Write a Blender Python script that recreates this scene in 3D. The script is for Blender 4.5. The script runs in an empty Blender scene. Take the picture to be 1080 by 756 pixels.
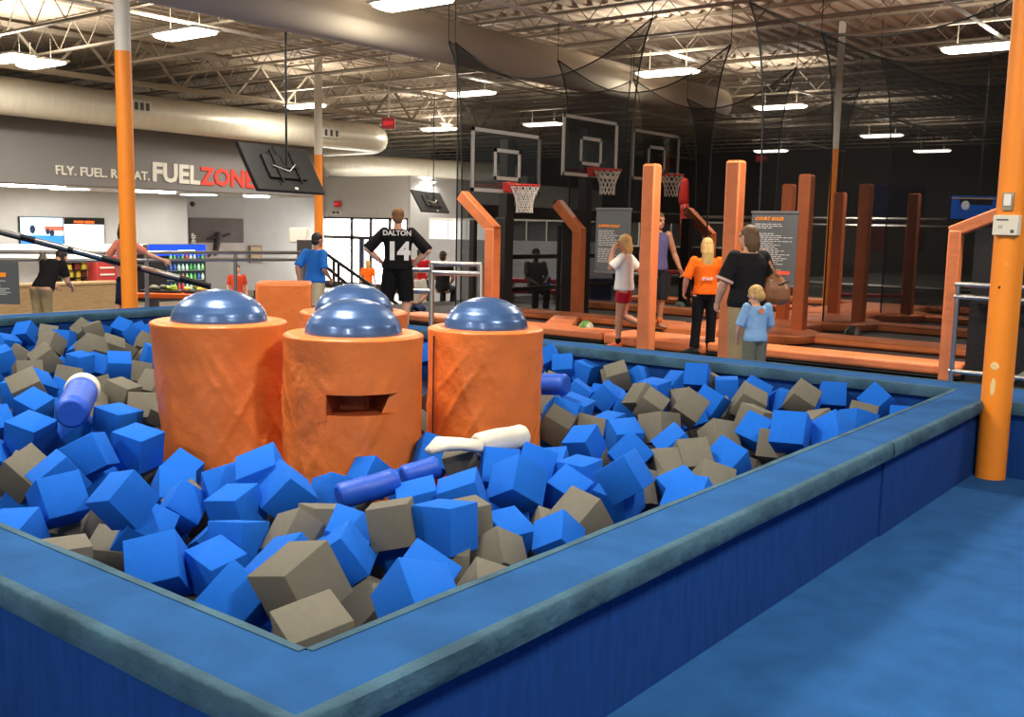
import bpy, bmesh, math, random
from mathutils import Vector, Matrix, Quaternion, noise
random.seed(11)
SC = bpy.context.scene
COL = SC.collection
V = Vector
# ------------------------------------------------------------------ camera
F = 1070.0; PITCH = math.radians(7.40); ROLL = math.radians(1.22); YAW = math.radians(38.14); EYE = 1.65
_h = V((-math.sin(YAW), math.cos(YAW), 0)); _r = V((math.cos(YAW), math.sin(YAW), 0)); _z = V((0, 0, 1))
FWD = _h*math.cos(PITCH) - _z*math.sin(PITCH); _u = _h*math.sin(PITCH) + _z*math.cos(PITCH)
RGT = _r*math.cos(ROLL) + _u*math.sin(ROLL); UPV = _u*math.cos(ROLL) - _r*math.sin(ROLL)
CAM = V((0, 0, EYE))
cd = bpy.data.cameras.new('camera'); cd.sensor_width = 36; cd.sensor_fit = 'HORIZONTAL'; cd.lens = F/1080*36
cd.clip_end = 300; cd.clip_start = .05
cam = bpy.data.objects.new('camera', cd); COL.objects.link(cam)
cam.matrix_world = Matrix(((RGT.x, UPV.x, -FWD.x, CAM.x), (RGT.y, UPV.y, -FWD.y, CAM.y), (RGT.z, UPV.z, -FWD.z, CAM.z), (0, 0, 0, 1)))
SC.camera = cam
def ray(px, py):
    return (FWD*F + RGT*(px-540) - UPV*(py-378)).normalized()
def atz(px, py, z): d = ray(px, py); return CAM + d*((z-EYE)/d.z)
def aty(px, py, y): d = ray(px, py); return CAM + d*(y/d.y)
def atx(px, py, x): d = ray(px, py); return CAM + d*(x/d.x)
def atd(px, py, D): d = ray(px, py); return CAM + d*(D/d.dot(FWD))
# ------------------------------------------------------------------ materials
def lin(c):
    return tuple(((v/255)/12.92 if v/255 <= .04045 else ((v/255+.055)/1.055)**2.4) for v in c)
MATS = {}
def mat(name, rgb, rough=.6, metal=0., var=0., vscale=8., bump=0., bscale=40., coat=0., emit=0., spec=.5, sheen=0., stretch=None, trans=0.):
    if name in MATS: return MATS[name]
    m = bpy.data.materials.new(name); m.use_nodes = True; nt = m.node_tree; b = nt.nodes['Principled BSDF']
    c = lin(rgb)
    b.inputs['Base Color'].default_value = (*c, 1); b.inputs['Roughness'].default_value = rough
    b.inputs['Metallic'].default_value = metal; b.inputs['Coat Weight'].default_value = coat
    b.inputs['Specular IOR Level'].default_value = spec; b.inputs['Sheen Weight'].default_value = sheen
    if emit:
        b.inputs['Emission Color'].default_value = (*c, 1); b.inputs['Emission Strength'].default_value = emit
    if var or bump:
        tc = nt.nodes.new('ShaderNodeTexCoord'); mp = nt.nodes.new('ShaderNodeMapping')
        nt.links.new(tc.outputs['Object'], mp.inputs['Vector'])
        if stretch: mp.inputs['Scale'].default_value = stretch
    if var:
        n = nt.nodes.new('ShaderNodeTexNoise'); n.inputs['Scale'].default_value = vscale; n.inputs['Detail'].default_value = 6
        nt.links.new(mp.outputs[0], n.inputs['Vector'])
        r = nt.nodes.new('ShaderNodeValToRGB')
        r.color_ramp.elements[0].position = .3; r.color_ramp.elements[1].position = .7
        r.color_ramp.elements[0].color = (*[v*(1-var) for v in c], 1); r.color_ramp.elements[1].color = (*[min(1, v*(1+var)) for v in c], 1)
        nt.links.new(n.outputs['Fac'], r.inputs['Fac']); nt.links.new(r.outputs['Color'], b.inputs['Base Color'])
    if bump:
        n2 = nt.nodes.new('ShaderNodeTexNoise'); n2.inputs['Scale'].default_value = bscale; n2.inputs['Detail'].default_value = 4
        nt.links.new(mp.outputs[0], n2.inputs['Vector'])
        bn = nt.nodes.new('ShaderNodeBump'); bn.inputs['Strength'].default_value = bump; bn.inputs['Distance'].default_value = .02
        nt.links.new(n2.outputs['Fac'], bn.inputs['Height']); nt.links.new(bn.outputs['Normal'], b.inputs['Normal'])
    MATS[name] = m
    return m
def net_mat(name, rgb, op):
    m = bpy.data.materials.new(name); m.use_nodes = True; nt = m.node_tree; b = nt.nodes['Principled BSDF']
    b.inputs['Base Color'].default_value = (*lin(rgb), 1); b.inputs['Roughness'].default_value = .9; b.inputs['Specular IOR Level'].default_value = .1
    t = nt.nodes.new('ShaderNodeBsdfTransparent'); mx = nt.nodes.new('ShaderNodeMixShader')
    tc = nt.nodes.new('ShaderNodeTexCoord'); n = nt.nodes.new('ShaderNodeTexNoise'); n.inputs['Scale'].default_value = 1.1
    mp = nt.nodes.new('ShaderNodeMapping'); mp.inputs['Scale'].default_value = (1, 1, .35)
    nt.links.new(tc.outputs['Object'], mp.inputs['Vector']); nt.links.new(mp.outputs[0], n.inputs['Vector'])
    mr = nt.nodes.new('ShaderNodeMapRange'); mr.inputs['To Min'].default_value = op-.08; mr.inputs['To Max'].default_value = op+.08
    nt.links.new(n.outputs['Fac'], mr.inputs['Value']); nt.links.new(mr.outputs[0], mx.inputs['Fac'])
    nt.links.new(t.outputs[0], mx.inputs[1]); nt.links.new(b.outputs[0], mx.inputs[2])
    nt.links.new(mx.outputs[0], nt.nodes['Material Output'].inputs['Surface'])
    return m
# ------------------------------------------------------------------ mesh builder (world coordinates)
def worig(o):
    p = V((0, 0, 0))
    while o: p = p + o.location; o = o.parent
    return p
def basis(d):
    d = V(d).normalized(); a = V((0, 0, 1)) if abs(d.z) < .95 else V((1, 0, 0))
    x = d.cross(a).normalized(); y = x.cross(d).normalized()   # x sideways, y "up"
    return x, y, d
class MB:
    def __init__(s): s.v = []; s.f = []
    def add(s, vs, fs):
        n = len(s.v); s.v += [V(p) for p in vs]; s.f += [tuple(i+n for i in f) for f in fs]; return s
    def box(s, c, size, R=None):
        c = V(c); hx, hy, hz = [k/2 for k in size]; R = R or Matrix.Identity(3)
        vs = [c + R @ V((x*hx, y*hy, z*hz)) for x in (-1, 1) for y in (-1, 1) for z in (-1, 1)]
        return s.add(vs, [(0, 1, 3, 2), (4, 6, 7, 5), (0, 4, 5, 1), (2, 3, 7, 6), (0, 2, 6, 4), (1, 5, 7, 3)])
    def bx(s, x0, x1, y0, y1, z0, z1):
        return s.box(((x0+x1)/2, (y0+y1)/2, (z0+z1)/2), (abs(x1-x0), abs(y1-y0), abs(z1-z0)))
    def bar(s, p, q, w, h=None, up=None):
        p = V(p); q = V(q); h = h or w; d = (q-p); L = d.length; x, y, d = basis(d)
        return s.box((p+q)/2, (w, h, L), Matrix((x, y, d)).transposed())
    def sweep(s, pts, radii, n=12, caps=True, closed=False, frame=None):
        """tube through pts; radii are numbers or (rx, ry) pairs"""
        pts = [V(p) for p in pts]; m = len(pts); rings = []; px = None
        for i, p in enumerate(pts):
            d = (pts[min(i+1, m-1)] - pts[max(i-1, 0)])
            if d.length < 1e-9: d = V((0, 0, 1))
            d.normalize()
            if frame is not None: x = (V(frame) - d*V(frame).dot(d)).normalized(); y = d.cross(x)
            elif px is None: x, _y, _ = basis(d); y = d.cross(x)
            else: x = (px - d*px.dot(d)).normalized(); y = d.cross(x)
            px = x
            r = radii[i] if hasattr(radii, '__len__') else radii
            rx, ry = r if hasattr(r, '__len__') else (r, r)
            rings.append([p + x*(rx*math.cos(2*math.pi*k/n)) + y*(ry*math.sin(2*math.pi*k/n)) for k in range(n)])
        vs = [v for rg in rings for v in rg]; fs = []
        for i in range(m-1):
            for k in range(n):
                a = i*n+k; b = i*n+(k+1) % n; fs.append((a, b, b+n, a+n))
        if caps:
            fs.append(tuple(reversed(range(n)))); fs.append(tuple(range((m-1)*n, m*n)))
        return s.add(vs, fs)
    def cyl(s, p, q, r, r2=None, n=16): return s.sweep([p, q], [r, r if r2 is None else r2], n)
    def capsule(s, p, q, r, r2, n=12):
        p = V(p); q = V(q); d = (q-p).normalized()
        P = [p-d*r*.97, p-d*r*.7, p-d*r*.3, p, q, q+d*r2*.3, q+d*r2*.7, q+d*r2*.97]
        return s.sweep(P, [r*.24, r*.71, r*.95, r, r2, r2*.95, r2*.71, r2*.24], n)
    def ball(s, c, r, n=16, m=10, R=None):
        c = V(c); rx, ry, rz = r if hasattr(r, '__len__') else (r, r, r); R = R or Matrix.Identity(3)
        vs = [c + R @ V((0, 0, -rz))]
        for i in range(1, m):
            t = -math.pi/2 + math.pi*i/m
            for k in range(n):
                a = 2*math.pi*k/n; vs.append(c + R @ V((rx*math.cos(t)*math.cos(a), ry*math.cos(t)*math.sin(a), rz*math.sin(t))))
        vs.append(c + R @ V((0, 0, rz))); fs = []
        for k in range(n): fs.append((0, 1+(k+1) % n, 1+k))
        for i in range(m-2):
            for k in range(n):
                a = 1+i*n+k; b = 1+i*n+(k+1) % n; fs.append((a, b, b+n, a+n))
        e = len(vs)-1; o = 1+(m-2)*n
        for k in range(n): fs.append((o+k, o+(k+1) % n, e))
        return s.add(vs, fs)
    def lathe(s, c, prof, n=48, caps=False):
        c = V(c); vs = []; fs = []; m = len(prof)
        for r, z in prof:
            for k in range(n):
                a = 2*math.pi*k/n; vs.append(c + V((r*math.cos(a), r*math.sin(a), z)))
        for i in range(m-1):
            for k in range(n):
                a = i*n+k; b = i*n+(k+1) % n; fs.append((a, b, b+n, a+n))
        if caps: fs.append(tuple(range((m-1)*n, m*n)))
        return s.add(vs, fs)
    def prism(s, poly, d):
        """closed prism: planar polygon (list of points) pushed along vector d"""
        n = len(poly); d = V(d); a = [V(p) for p in poly]
        return s.add(a + [p+d for p in a], [tuple(reversed(range(n))), tuple(range(n, 2*n))] + [(i, (i+1) % n, n+(i+1) % n, n+i) for i in range(n)])
    def torus(s, c, R, r, axis=(0, 0, 1), n=32, m=10):
        x, y, d = basis(axis); c = V(c); vs = []; fs = []
        for i in range(n):
            a = 2*math.pi*i/n; e = x*math.cos(a)+y*math.sin(a)
            for k in range(m):
                b = 2*math.pi*k/m; vs.append(c + e*(R+r*math.cos(b)) + d*(r*math.sin(b)))
        for i in range(n):
            for k in range(m):
                fs.append((i*m+k, ((i+1) % n)*m+k, ((i+1) % n)*m+(k+1) % m, i*m+(k+1) % m))
        return s.add(vs, fs)
    def build(s, name, m, parent=None, bevel=0., segs=2, smooth=None, remesh=0., sm_it=0, subsurf=0, fix=True):
        me = bpy.data.meshes.new(name); o0 = worig(parent)
        me.from_pydata([v-o0 for v in s.v], [], s.f)
        if fix:
            bm = bmesh.new(); bm.from_mesh(me); bmesh.ops.recalc_face_normals(bm, faces=bm.faces); bm.to_mesh(me); bm.free()
        me.materials.append(m)
        o = bpy.data.objects.new(name, me); COL.objects.link(o); o.parent = parent
        if smooth is not None or remesh or subsurf:
            for p in me.polygons: p.use_smooth = True
            if smooth is not None and smooth < 179: me.set_sharp_from_angle(angle=math.radians(smooth))
        if remesh:
            md = o.modifiers.new('union', 'REMESH'); md.mode = 'VOXEL'; md.voxel_size = remesh; md.use_smooth_shade = True
            if sm_it:
                ms = o.modifiers.new('soft', 'SMOOTH'); ms.iterations = sm_it; ms.factor = .5
        if bevel:
            md = o.modifiers.new('bevel', 'BEVEL'); md.width = bevel; md.segments = segs; md.limit_method = 'ANGLE'; md.angle_limit = math.radians(40)
            if smooth is None:
                for p in me.polygons: p.use_smooth = True
                me.set_sharp_from_angle(angle=math.radians(80))
        if subsurf:
            md = o.modifiers.new('sub', 'SUBSURF'); md.levels = subsurf; md.render_levels = subsurf
        return o
def tag(o, label=None, cat=None, group=None, kind=None):
    if label: o['label'] = label
    if cat: o['category'] = cat
    if group: o['group'] = group
    if kind: o['kind'] = kind
    return o
def thing(name, label, cat, loc=(0, 0, 0), group=None):
    o = bpy.data.objects.new(name, None); COL.objects.link(o); o.location = V(loc); o.empty_display_size = .1
    return tag(o, label, cat, group)
def struct(o): o['kind'] = 'structure'; return o
def dup(root, loc, rotz=0., label=None, group=None):
    r = root.copy(); COL.objects.link(r); r.location = V(loc); r.rotation_euler = (0, 0, rotz)
    if label: r['label'] = label
    if group: r['group'] = group
    for ch in list(root.children):
        c = ch.copy(); COL.objects.link(c); c.parent = r
        for g in list(ch.children):
            e = g.copy(); COL.objects.link(e); e.parent = c
    return r
FONT = None
def text(name, s, P, right, up, size, m, parent, bold=0., extr=.004, shear=0., align='LEFT'):
    """raised lettering as a mesh; P = left end of the base line (world)"""
    cu = bpy.data.curves.new(name, 'FONT'); cu.body = s; cu.size = size; cu.extrude = extr; cu.offset = bold; cu.shear = shear; cu.align_x = align
    cu.resolution_u = 2
    t = bpy.data.objects.new(name, cu); COL.objects.link(t)
    dg = bpy.context.evaluated_depsgraph_get(); me = bpy.data.meshes.new_from_object(t.evaluated_get(dg))
    bpy.data.objects.remove(t); bpy.data.curves.remove(cu)
    x = V(right).normalized(); y = V(up); y = (y-x*y.dot(x)).normalized(); z = x.cross(y); o0 = worig(parent)
    for v in me.vertices: v.co = V(P) + x*v.co.x + y*v.co.y + z*v.co.z - o0
    me.materials.clear(); me.materials.append(m)
    o = bpy.data.objects.new(name, me); COL.objects.link(o); o.parent = parent
    return o
def textwidth(s, size, bold=0):
    cu = bpy.data.curves.new('w', 'FONT'); cu.body = s; cu.size = size; cu.offset = bold
    t = bpy.data.objects.new('w', cu); COL.objects.link(t); bpy.context.view_layer.update(); w = t.dimensions.x
    bpy.data.objects.remove(t); bpy.data.curves.remove(cu); return w
# common materials
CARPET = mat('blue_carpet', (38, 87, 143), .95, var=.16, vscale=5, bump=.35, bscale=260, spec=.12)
CARPET_SHADED = mat('blue_carpet_shaded', (22, 62, 128), .95, var=.14, vscale=9, bump=.3, bscale=200, spec=.12, stretch=(3, 3, .6))  # same carpet, colour darkened for the shade on the pit walls
BIND = mat('worn_teal_binding', (60, 92, 110), .85, var=.3, vscale=5, bump=.8, bscale=14, spec=.2)
VINYL = mat('orange_vinyl', (232, 124, 56), .42, var=.05, vscale=3, bump=.9, bscale=6, spec=.45)
PADORANGE = mat('orange_pad_vinyl', (236, 132, 76), .5, var=.1, vscale=4, bump=.25, bscale=18)
POLEORANGE = mat('orange_paint', (255, 146, 34), .45, var=.03, vscale=3)
FOAMB = mat('blue_foam', (28, 104, 208), .9, var=.04, vscale=30, bump=.06, bscale=180, spec=.15)
FOAMG = mat('grey_foam', (113, 110, 99), .95, var=.05, vscale=30, bump=.06, bscale=180, spec=.15)
BLACK = mat('black_steel', (24, 23, 22), .5)
BLKPAD = mat('black_padding', (22, 21, 21), .65, bump=.2, bscale=20)
CHROME = mat('brushed_rail_steel', (190, 186, 180), .28, metal=.9)
WHITE = mat('white_paint', (226, 222, 210), .6, var=.03)
WALLG = mat('grey_wall_paint', (188, 186, 182), .8, var=.04, vscale=2)
DARKW = mat('charcoal_wall_paint', (52, 49, 46), .85, var=.1, vscale=1.2)
LAMP = 140.; AMB = .3; UPF = .45
# ================================================================== SETTING
def plane_grid(x0, x1, y0, y1, z): return MB().add([(x0, y0, z), (x1, y0, z), (x1, y1, z), (x0, y1, z)], [(0, 1, 2, 3)])
struct(MB().bx(-15, 9, -7, 12.15, -.12, 0).build('floor', CARPET))
struct(MB().bx(-15, 9, 12.15, 47.5, -.12, -.005).build('floor_court', mat('court_dark_floor', (38, 35, 33), .8, var=.2, vscale=3)))
struct(MB().bx(-44, -15, -7, 47.5, -1.3, -1.15).build('floor_lobby', mat('lobby_concrete', (122, 108, 90), .45, var=.12, vscale=1.5)))
struct(MB().bx(-15.1, -15, -7, 47.5, -1.15, -.12).build('wall_platform_edge', DARKW))
# corrugated steel ceiling, flutes along Y
cm = MB(); xs = []; x = -44.0; k = 0
prof = [(0, 0), (.14, 0), (.19, .06), (.33, .06)]
while x < 9.3:
    for dx, dz in prof: xs.append((x+dx, 6.25+dz))
    x += .38
vs = [(a, y, z) for y in (-7, 47.5) for a, z in xs]; n = len(xs)
cm.add(vs, [(i, i+1, n+i+1, n+i) for i in range(n-1)])
CEILM = mat('painted_steel_deck', (176, 160, 140), .8, var=.05, vscale=.6)
ceiling = struct(cm.build('ceiling', CEILM, fix=False))
JOISTM = mat('painted_joist_steel', (150, 138, 120), .6)
for i in range(23):
    y = 5.2 + i*1.85; jm = MB()
    if y > 47: break
    for z, t in ((6.18, .06), (5.5, .045)): jm.bx(-44, 9, y-.05, y+.05, z-t/2, z+t/2)
    p = -44.0; s = 0
    while p < 8.9:
        jm.bar((p, y, 6.16 if s == 0 else 5.52), (p+.62, y, 5.52 if s == 0 else 6.16), .016); p += .62; s = 1-s
    jm.build('joist', JOISTM, ceiling)
for gx in (-24.6, -1.5):
    gm = MB()
    for z in (6.1, 5.15): gm.bx(gx-.09, gx+.09, -6, 47, z-.06, z+.06)
    p = -6.; s = 0
    while p < 46.5:
        gm.bar((gx, p, 6.1 if s == 0 else 5.15), (gx, p+.9, 5.15 if s == 0 else 6.1), .06); p += .9; s = 1-s
    gm.build('girder', JOISTM, ceiling)
struct(MB().bx(-44, 9, 47.4, 47.7, -1.3, 6.4).build('wall_back', DARKW))
struct(MB().bx(-44.2, -44, -7, 47.6, -1.3, 6.4).build('wall_left', WALLG))
# ================================================================== FOAM PIT SURROUND
pit = thing('foam_pit', 'blue carpeted foam pit surround with wide flat rim and worn teal edges', 'foam pit', (-6.6, 4.8, 0))
RH = .53; RT = .078
PX0, PX1, PY0, PY1 = -11.28, -2.0, 1.69, 7.86
XR = -1.705; YF = 1.405; YB = 8.23; XL = -11.68; YW = 7.5; XW = 1.6; YJ = 5.52
def rimpad(poly): return MB().prism([(x, y, RH-RT) for x, y in poly], (0, 0, RT))
PA = rimpad([(XL, 4), (XL, YF), (XR, YF), (XR, YJ), (PX1, YJ), (PX1, PY0), (PX0, PY0), (PX0, 4)]).build('rim_pad', CARPET, pit, bevel=.006, segs=2)
PB = rimpad([(XL, 4.004), (PX0, 4.004), (PX0, PY1), (PX1, PY1), (PX1, YJ+.004), (XR, YJ+.004), (XR, YW), (XW, YW), (XW, YB), (XL, YB)]).build('rim_pad', CARPET, pit, bevel=.006, segs=2)
def trimstrip(p, q, parent, outward):
    """worn binding along one edge of a rim pad, hugging its side and top corner; a gentle uneven bulge"""
    p = V(p); q = V(q); d = (q-p); L = d.length; d.normalize(); o = V(outward); mb = MB(); n = max(4, int(L/.06)); prof = []
    base = [(-.026, .0025), (.002, .0035), (.010, -.004), (.013, -.03), (.012, -.06), (.004, -RT-.004), (-.012, -RT-.004)]
    vs = []; fs = []
    for i in range(n+1):
        c = p + d*(L*i/n)
        for j, (a, z) in enumerate(base):
            w = noise.noise(V((c.x*3.1, c.y*3.1, j*.7)))*.006 if 0 < j < 6 else 0
            vs.append(c + o*(a+w) + V((0, 0, RH+z+w*.4)))
    m = len(base)
    for i in range(n):
        for j in range(m-1): fs.append((i*m+j, i*m+j+1, (i+1)*m+j+1, (i+1)*m+j))
    mb.add(vs, fs); return mb.build('edge_binding', BIND, parent, smooth=60)
for p, q, par, out in (((XR, YF), (XR, YJ-.005), PA, (1, 0, 0)), ((XR, YJ+.01), (XR, YW), PB, (1, 0, 0)), ((PX1, PY0), (PX1, YJ-.005), PA, (-1, 0, 0)), ((PX1, YJ+.01), (PX1, PY1), PB, (-1, 0, 0)),
                       ((XL, YF), (XR, YF), PA, (0, -1, 0)), ((PX0, PY0), (PX1, PY0), PA, (0, 1, 0)), ((PX0, PY1), (PX1, PY1), PB, (0, -1, 0)), ((XL, YB), (XW, YB), PB, (0, 1, 0)),
                       ((XR, YW), (XW, YW), PB, (0, -1, 0)), ((PX0, PY0), (PX0, PY1), PB, (1, 0, 0))):
    trimstrip((*p, 0), (*q, 0), par, out)
for r in ((PX1+.03, XR-.045, YF+.04, YJ), (PX1+.03, XR-.035, YJ+.003, YB-.04), (XR-.035, XW-.04, YW+.04, YB-.04), (XL+.04, PX1+.03, YF+.04, PY0-.03), (PX0, PX1+.03, PY1+.03, YB-.04), (XL+.04, PX0-.03, PY0-.03, YB-.04)):
    MB().bx(r[0], r[1], r[2], r[3], 0, RH-RT).build('wall_panel', CARPET_SHADED, pit)
MB().bx(PX0, PX1, PY0, PY1, .001, .012).build('pit_base', mat('dark_pit_base', (16, 30, 62), .9), pit)
# ================================================================== PEDESTALS
def hit_cyl(px, py, c, r):
    d = ray(px, py); o = CAM-V((c[0], c[1], 0)); A = d.x**2+d.y**2; B = o.x*d.x+o.y*d.y; Cc = o.x**2+o.y**2-r*r
    t = (-B-math.sqrt(max(0, B*B-A*Cc)))/A; P = CAM+d*t
    return math.atan2(P.y-c[1], P.x-c[0]), P.z
DOME = mat('navy_dome_rubber', (70, 104, 156), .28, metal=.35, coat=.5, bump=.06, bscale=25, spec=.6)
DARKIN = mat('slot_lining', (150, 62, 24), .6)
def pedestal(c, r, top, label, dome_r, dome_h, slot=None, lean=(0, 0), seed=0, seam=None):
    t = thing('padded_pedestal', label, 'pedestal', (c[0], c[1], .013), 'orange pedestals in the foam pit')
    N, M = 150, 60; z0 = .013; z1 = top; mb = MB(); vs = []; fs = []
    if slot:
        (ta, za), (tb, zb) = slot; ia = [hit_cyl(ta, zb, c, r)[0], hit_cyl(tb, zb, c, r)[0]]
        zt = hit_cyl((ta+tb)/2, za, c, r)[1]; zl = hit_cyl((ta+tb)/2, zb, c, r)[1]
        tmin, tmax = min(ia), max(ia)
    cam_a = math.atan2(-c[1], -c[0])
    def ang(k): return cam_a + math.pi + 2*math.pi*k/N
    hole = set()
    def pos(k, j, ins=0.):
        a = ang(k); z = z0+(z1-z0)*j/M; f = (z1-z)/(z1-z0)
        q = V((math.cos(a)*2.2, math.sin(a)*2.2, z*2.3+seed*7))
        w = noise.noise(q*1.1)*.014; g1 = noise.noise(V((a*2.2+z*2.6, seed*5., z*1.2))); g2 = noise.noise(V((a*2.0-z*3.2, seed*9.+4, z*1.5))); w += (max(0, 1-abs(g1)*6)**2*max(0, noise.noise(V((a*1.1, z*1.7, seed*3.)))+.25) + max(0, 1-abs(g2)*6)**2*max(0, noise.noise(V((a*1.3+9, z*1.4, seed*2.)))+.2))*.017*min(1, f*4)
        rr = r - .002 + (w-.006)*min(1, f*5) - ins
        return V((c[0]+lean[0]*f+rr*math.cos(a), c[1]+lean[1]*f+rr*math.sin(a), z))
    for j in range(M+1):
        for k in range(N): vs.append(pos(k, j))
    if slot:
        for j in range(M):
            for k in range(N):
                a = (ang(k+.5)-tmin) % (2*math.pi); z = z0+(z1-z0)*(j+.5)/M
                if a < tmax-tmin and zl < z < zt: hole.add((j, k))
    for j in range(M):
        for k in range(N):
            if (j, k) in hole: continue
            fs.append((j*N+k, j*N+(k+1) % N, (j+1)*N+(k+1) % N, (j+1)*N+k))
    mb.add(vs, fs); cover = mb.build('cover', VINYL, t, smooth=179)
    if hole:
        js = [h[0] for h in hole]; ks = [h[1] for h in hole]; j0, j1 = min(js), max(js)+1; k0, k1 = min(ks), max(ks)+1
        sm = MB(); dep = .2
        outer = [pos(k, j1) for k in range(k0, k1+1)]; lo = [pos(k, j0) for k in range(k0, k1+1)]
        inw = [pos(k, j1, dep) for k in range(k0, k1+1)]; lin_ = [pos(k, j0, dep) for k in range(k0, k1+1)]
        m = len(outer)
        sm.add(outer+inw, [(i, i+1, m+i+1, m+i) for i in range(m-1)]); sm.add(lo+lin_, [(i, i+1, m+i+1, m+i) for i in range(m-1)])
        sm.add(inw+lin_, [(i, i+1, m+i+1, m+i) for i in range(m-1)])
        for kk in (k0, k1): sm.add([pos(kk, j1), pos(kk, j0), pos(kk, j0, dep), pos(kk, j1, dep)], [(0, 1, 2, 3)])
        sl = sm.build('slot_pocket', DARKIN, t); tag(sl, 'open slot cut into the pedestal front')
        H = (pos(k0, j1)-pos(k0, j0)).length
        FS = 1 if (pos(k0, j0)-CAM).dot(RGT) < (pos(k1, j0)-CAM).dot(RGT) else -1
        for kk, s in ((k0, 1), (k1, -1)):
            a, b = pos(kk, j1), pos(kk, j0); out = V((math.cos(ang(kk)), math.sin(ang(kk)), 0)); sd = (pos(kk+s*3, j0)-b)
            fm = MB(); a2 = a+out*.004; b2 = b+out*.004
            fm.prism([a2, b2+V((0, 0, -.03)), b2+out*.05-sd*1.0+V((0, 0, -.035)), a2+out*.03-sd*.5] if s == FS else [a2-out*.01, b2-out*.01, b2-out*.05+sd*1.6, a2-out*.04+sd*.5], out*.006)
            fm.build('flap', VINYL, t)
    # top pad with soft shoulder
    tp = MB().lathe((c[0], c[1], 0), [(dome_r*.9, top-.004), (dome_r+.01, top+.012), (r-.05, top+.016), (r-.022, top+.012), (r-.006, top+.004), (r-.001, top-.008), (r-.008, top-.03)], 72)
    tp.build('top_pad', VINYL, t, smooth=179)
    pr = []
    for i in range(41):
        u = i/40; a = u*math.pi/2; rr = dome_r*math.cos(a); z = top+.008+dome_h*math.sin(a)
        g = .0007*math.sin(u*40) if u < .9 else 0
        pr.append((max(.0005, rr+g*math.cos(a)), z+g*math.sin(a)))
    d = MB().lathe((c[0], c[1], 0), pr, 72, caps=True).build('dome', DOME, t, smooth=60); tag(d, 'shiny navy blue half-ball dome')
    if seam is not None:
        a = cam_a+seam; MB().sweep([V((c[0]+(r+.004)*math.cos(a), c[1]+(r+.004)*math.sin(a), z)) for z in (.05, .4, .8, top-.03)], .005, 6).build('seam', mat('dark_seam', (70, 34, 20), .7), t)
    return t
pedestal((-4.409, 4.10), .412, 1.00, 'orange vinyl pedestal with a rectangular slot in its front and a navy dome on top', .285, .205, slot=((345, 416), (420, 439)), seed=1)
pedestal((-5.263, 3.777), .412, 1.03, 'leftmost orange vinyl pedestal, wide wrinkled drum with navy dome, no slot', .288, .195, lean=(.05, .05), seed=2)
pedestal((-4.121, 4.971), .373, 1.00, 'rightmost orange vinyl pedestal with navy dome and a dark side seam', .268, .195, seed=3, seam=-1.02)
pedestal((-5.44, 5.06), .39, 1.01, 'rearmost domed orange pedestal, mostly hidden behind the slotted one', .282, .2, seed=4)
# orange vinyl block at the back of the pit
bt = atd(300, 297, 10.7); blk = thing('padded_block', 'square orange vinyl block standing at the rear of the pit with a dark patch on one side', 'padded block', (bt.x, bt.y, .013))
Rb = Matrix.Rotation(math.radians(48), 3, 'Z')
bmx = MB().box((bt.x, bt.y, (bt.z+.013)/2), (.56, .56, bt.z-.013), Rb); bmx.build('cover', VINYL, blk, bevel=.03, segs=3)
e = Rb @ V((-.285, -.1, 0)); MB().box((bt.x+e.x, bt.y+e.y, bt.z-.2), (.03, .22, .24), Rb).build('dark_side_patch', BLKPAD, blk, bevel=.01)  # dark patch set on one side of the block
# ================================================================== ROLLS IN THE PIT
ROLLB = mat('blue_roll_vinyl', (24, 84, 198), .5, bump=.25, bscale=14); ROLLW = mat('cream_roll_cloth', (216, 212, 196), .8, bump=.35, bscale=16, var=.06)
def roll(p, q, r, m, label, name='foam_roll', col=None, squash=1.):
    p = V(p); q = V(q); t = thing(name, label, 'foam roll', (p+q)/2)
    d = (q-p); n = 14
    P = [p+d*(i/n)+V((0, 0, noise.noise(p+d*(i/n)*6)*.008)) for i in range(n+1)]
    RR = [(r*.82, r*.82*squash)]+[(r, r*squash)]*(n-1)+[(r*.82, r*.82*squash)]
    MB().sweep(P, RR, 28).build('body', m, t, bevel=.008, smooth=50)
    if col:
        u = d.normalized()
        MB().sweep([q-u*.07, q-u*.06, q+u*.03, q+u*.035], [r*1.04, r*1.1, r*1.1, r*.9], 28).build('end_collar', col, t, smooth=50)['label'] = 'cream cloth end collar'
    return t
roll(atd(75, 437, 5.75), atd(87, 411, 6.35), .095, ROLLB, 'thick blue foam roll with a cream end collar at the left of the pit', col=ROLLW)
roll(atd(356, 524, 4.72), atd(419, 506, 4.86), .062, ROLLB, 'blue foam roll lying in front of the slotted pedestal, nearer of two end to end')
roll(atd(424, 503, 4.98), atd(462, 491, 5.06), .055, ROLLB, 'short blue foam roll continuing behind the longer roll before the slotted pedestal')
roll(atd(563, 405, 7.15), atd(598, 405, 7.0), .075, ROLLB, 'blue foam roll beside the right side of the rightmost pedestal')
roll(atd(502, 470, 5.35), atd(553, 459, 5.58), .066, ROLLW, 'cream cloth roll in front of the rightmost pedestal, thick rounded end')
cl = thing('crumpled_cloth', 'flattened cream cloth piece left of the cream roll on the foam cubes', 'cloth', atd(478, 473, 5.2))
MB().sweep([atd(452, 476, 5.15), atd(466, 468, 5.2), atd(485, 468, 5.24), atd(508, 471, 5.26)], [(.03, .02), (.09, .035), (.095, .03), (.06, .035)], 18).build('cloth', ROLLW, cl, smooth=179)
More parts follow.
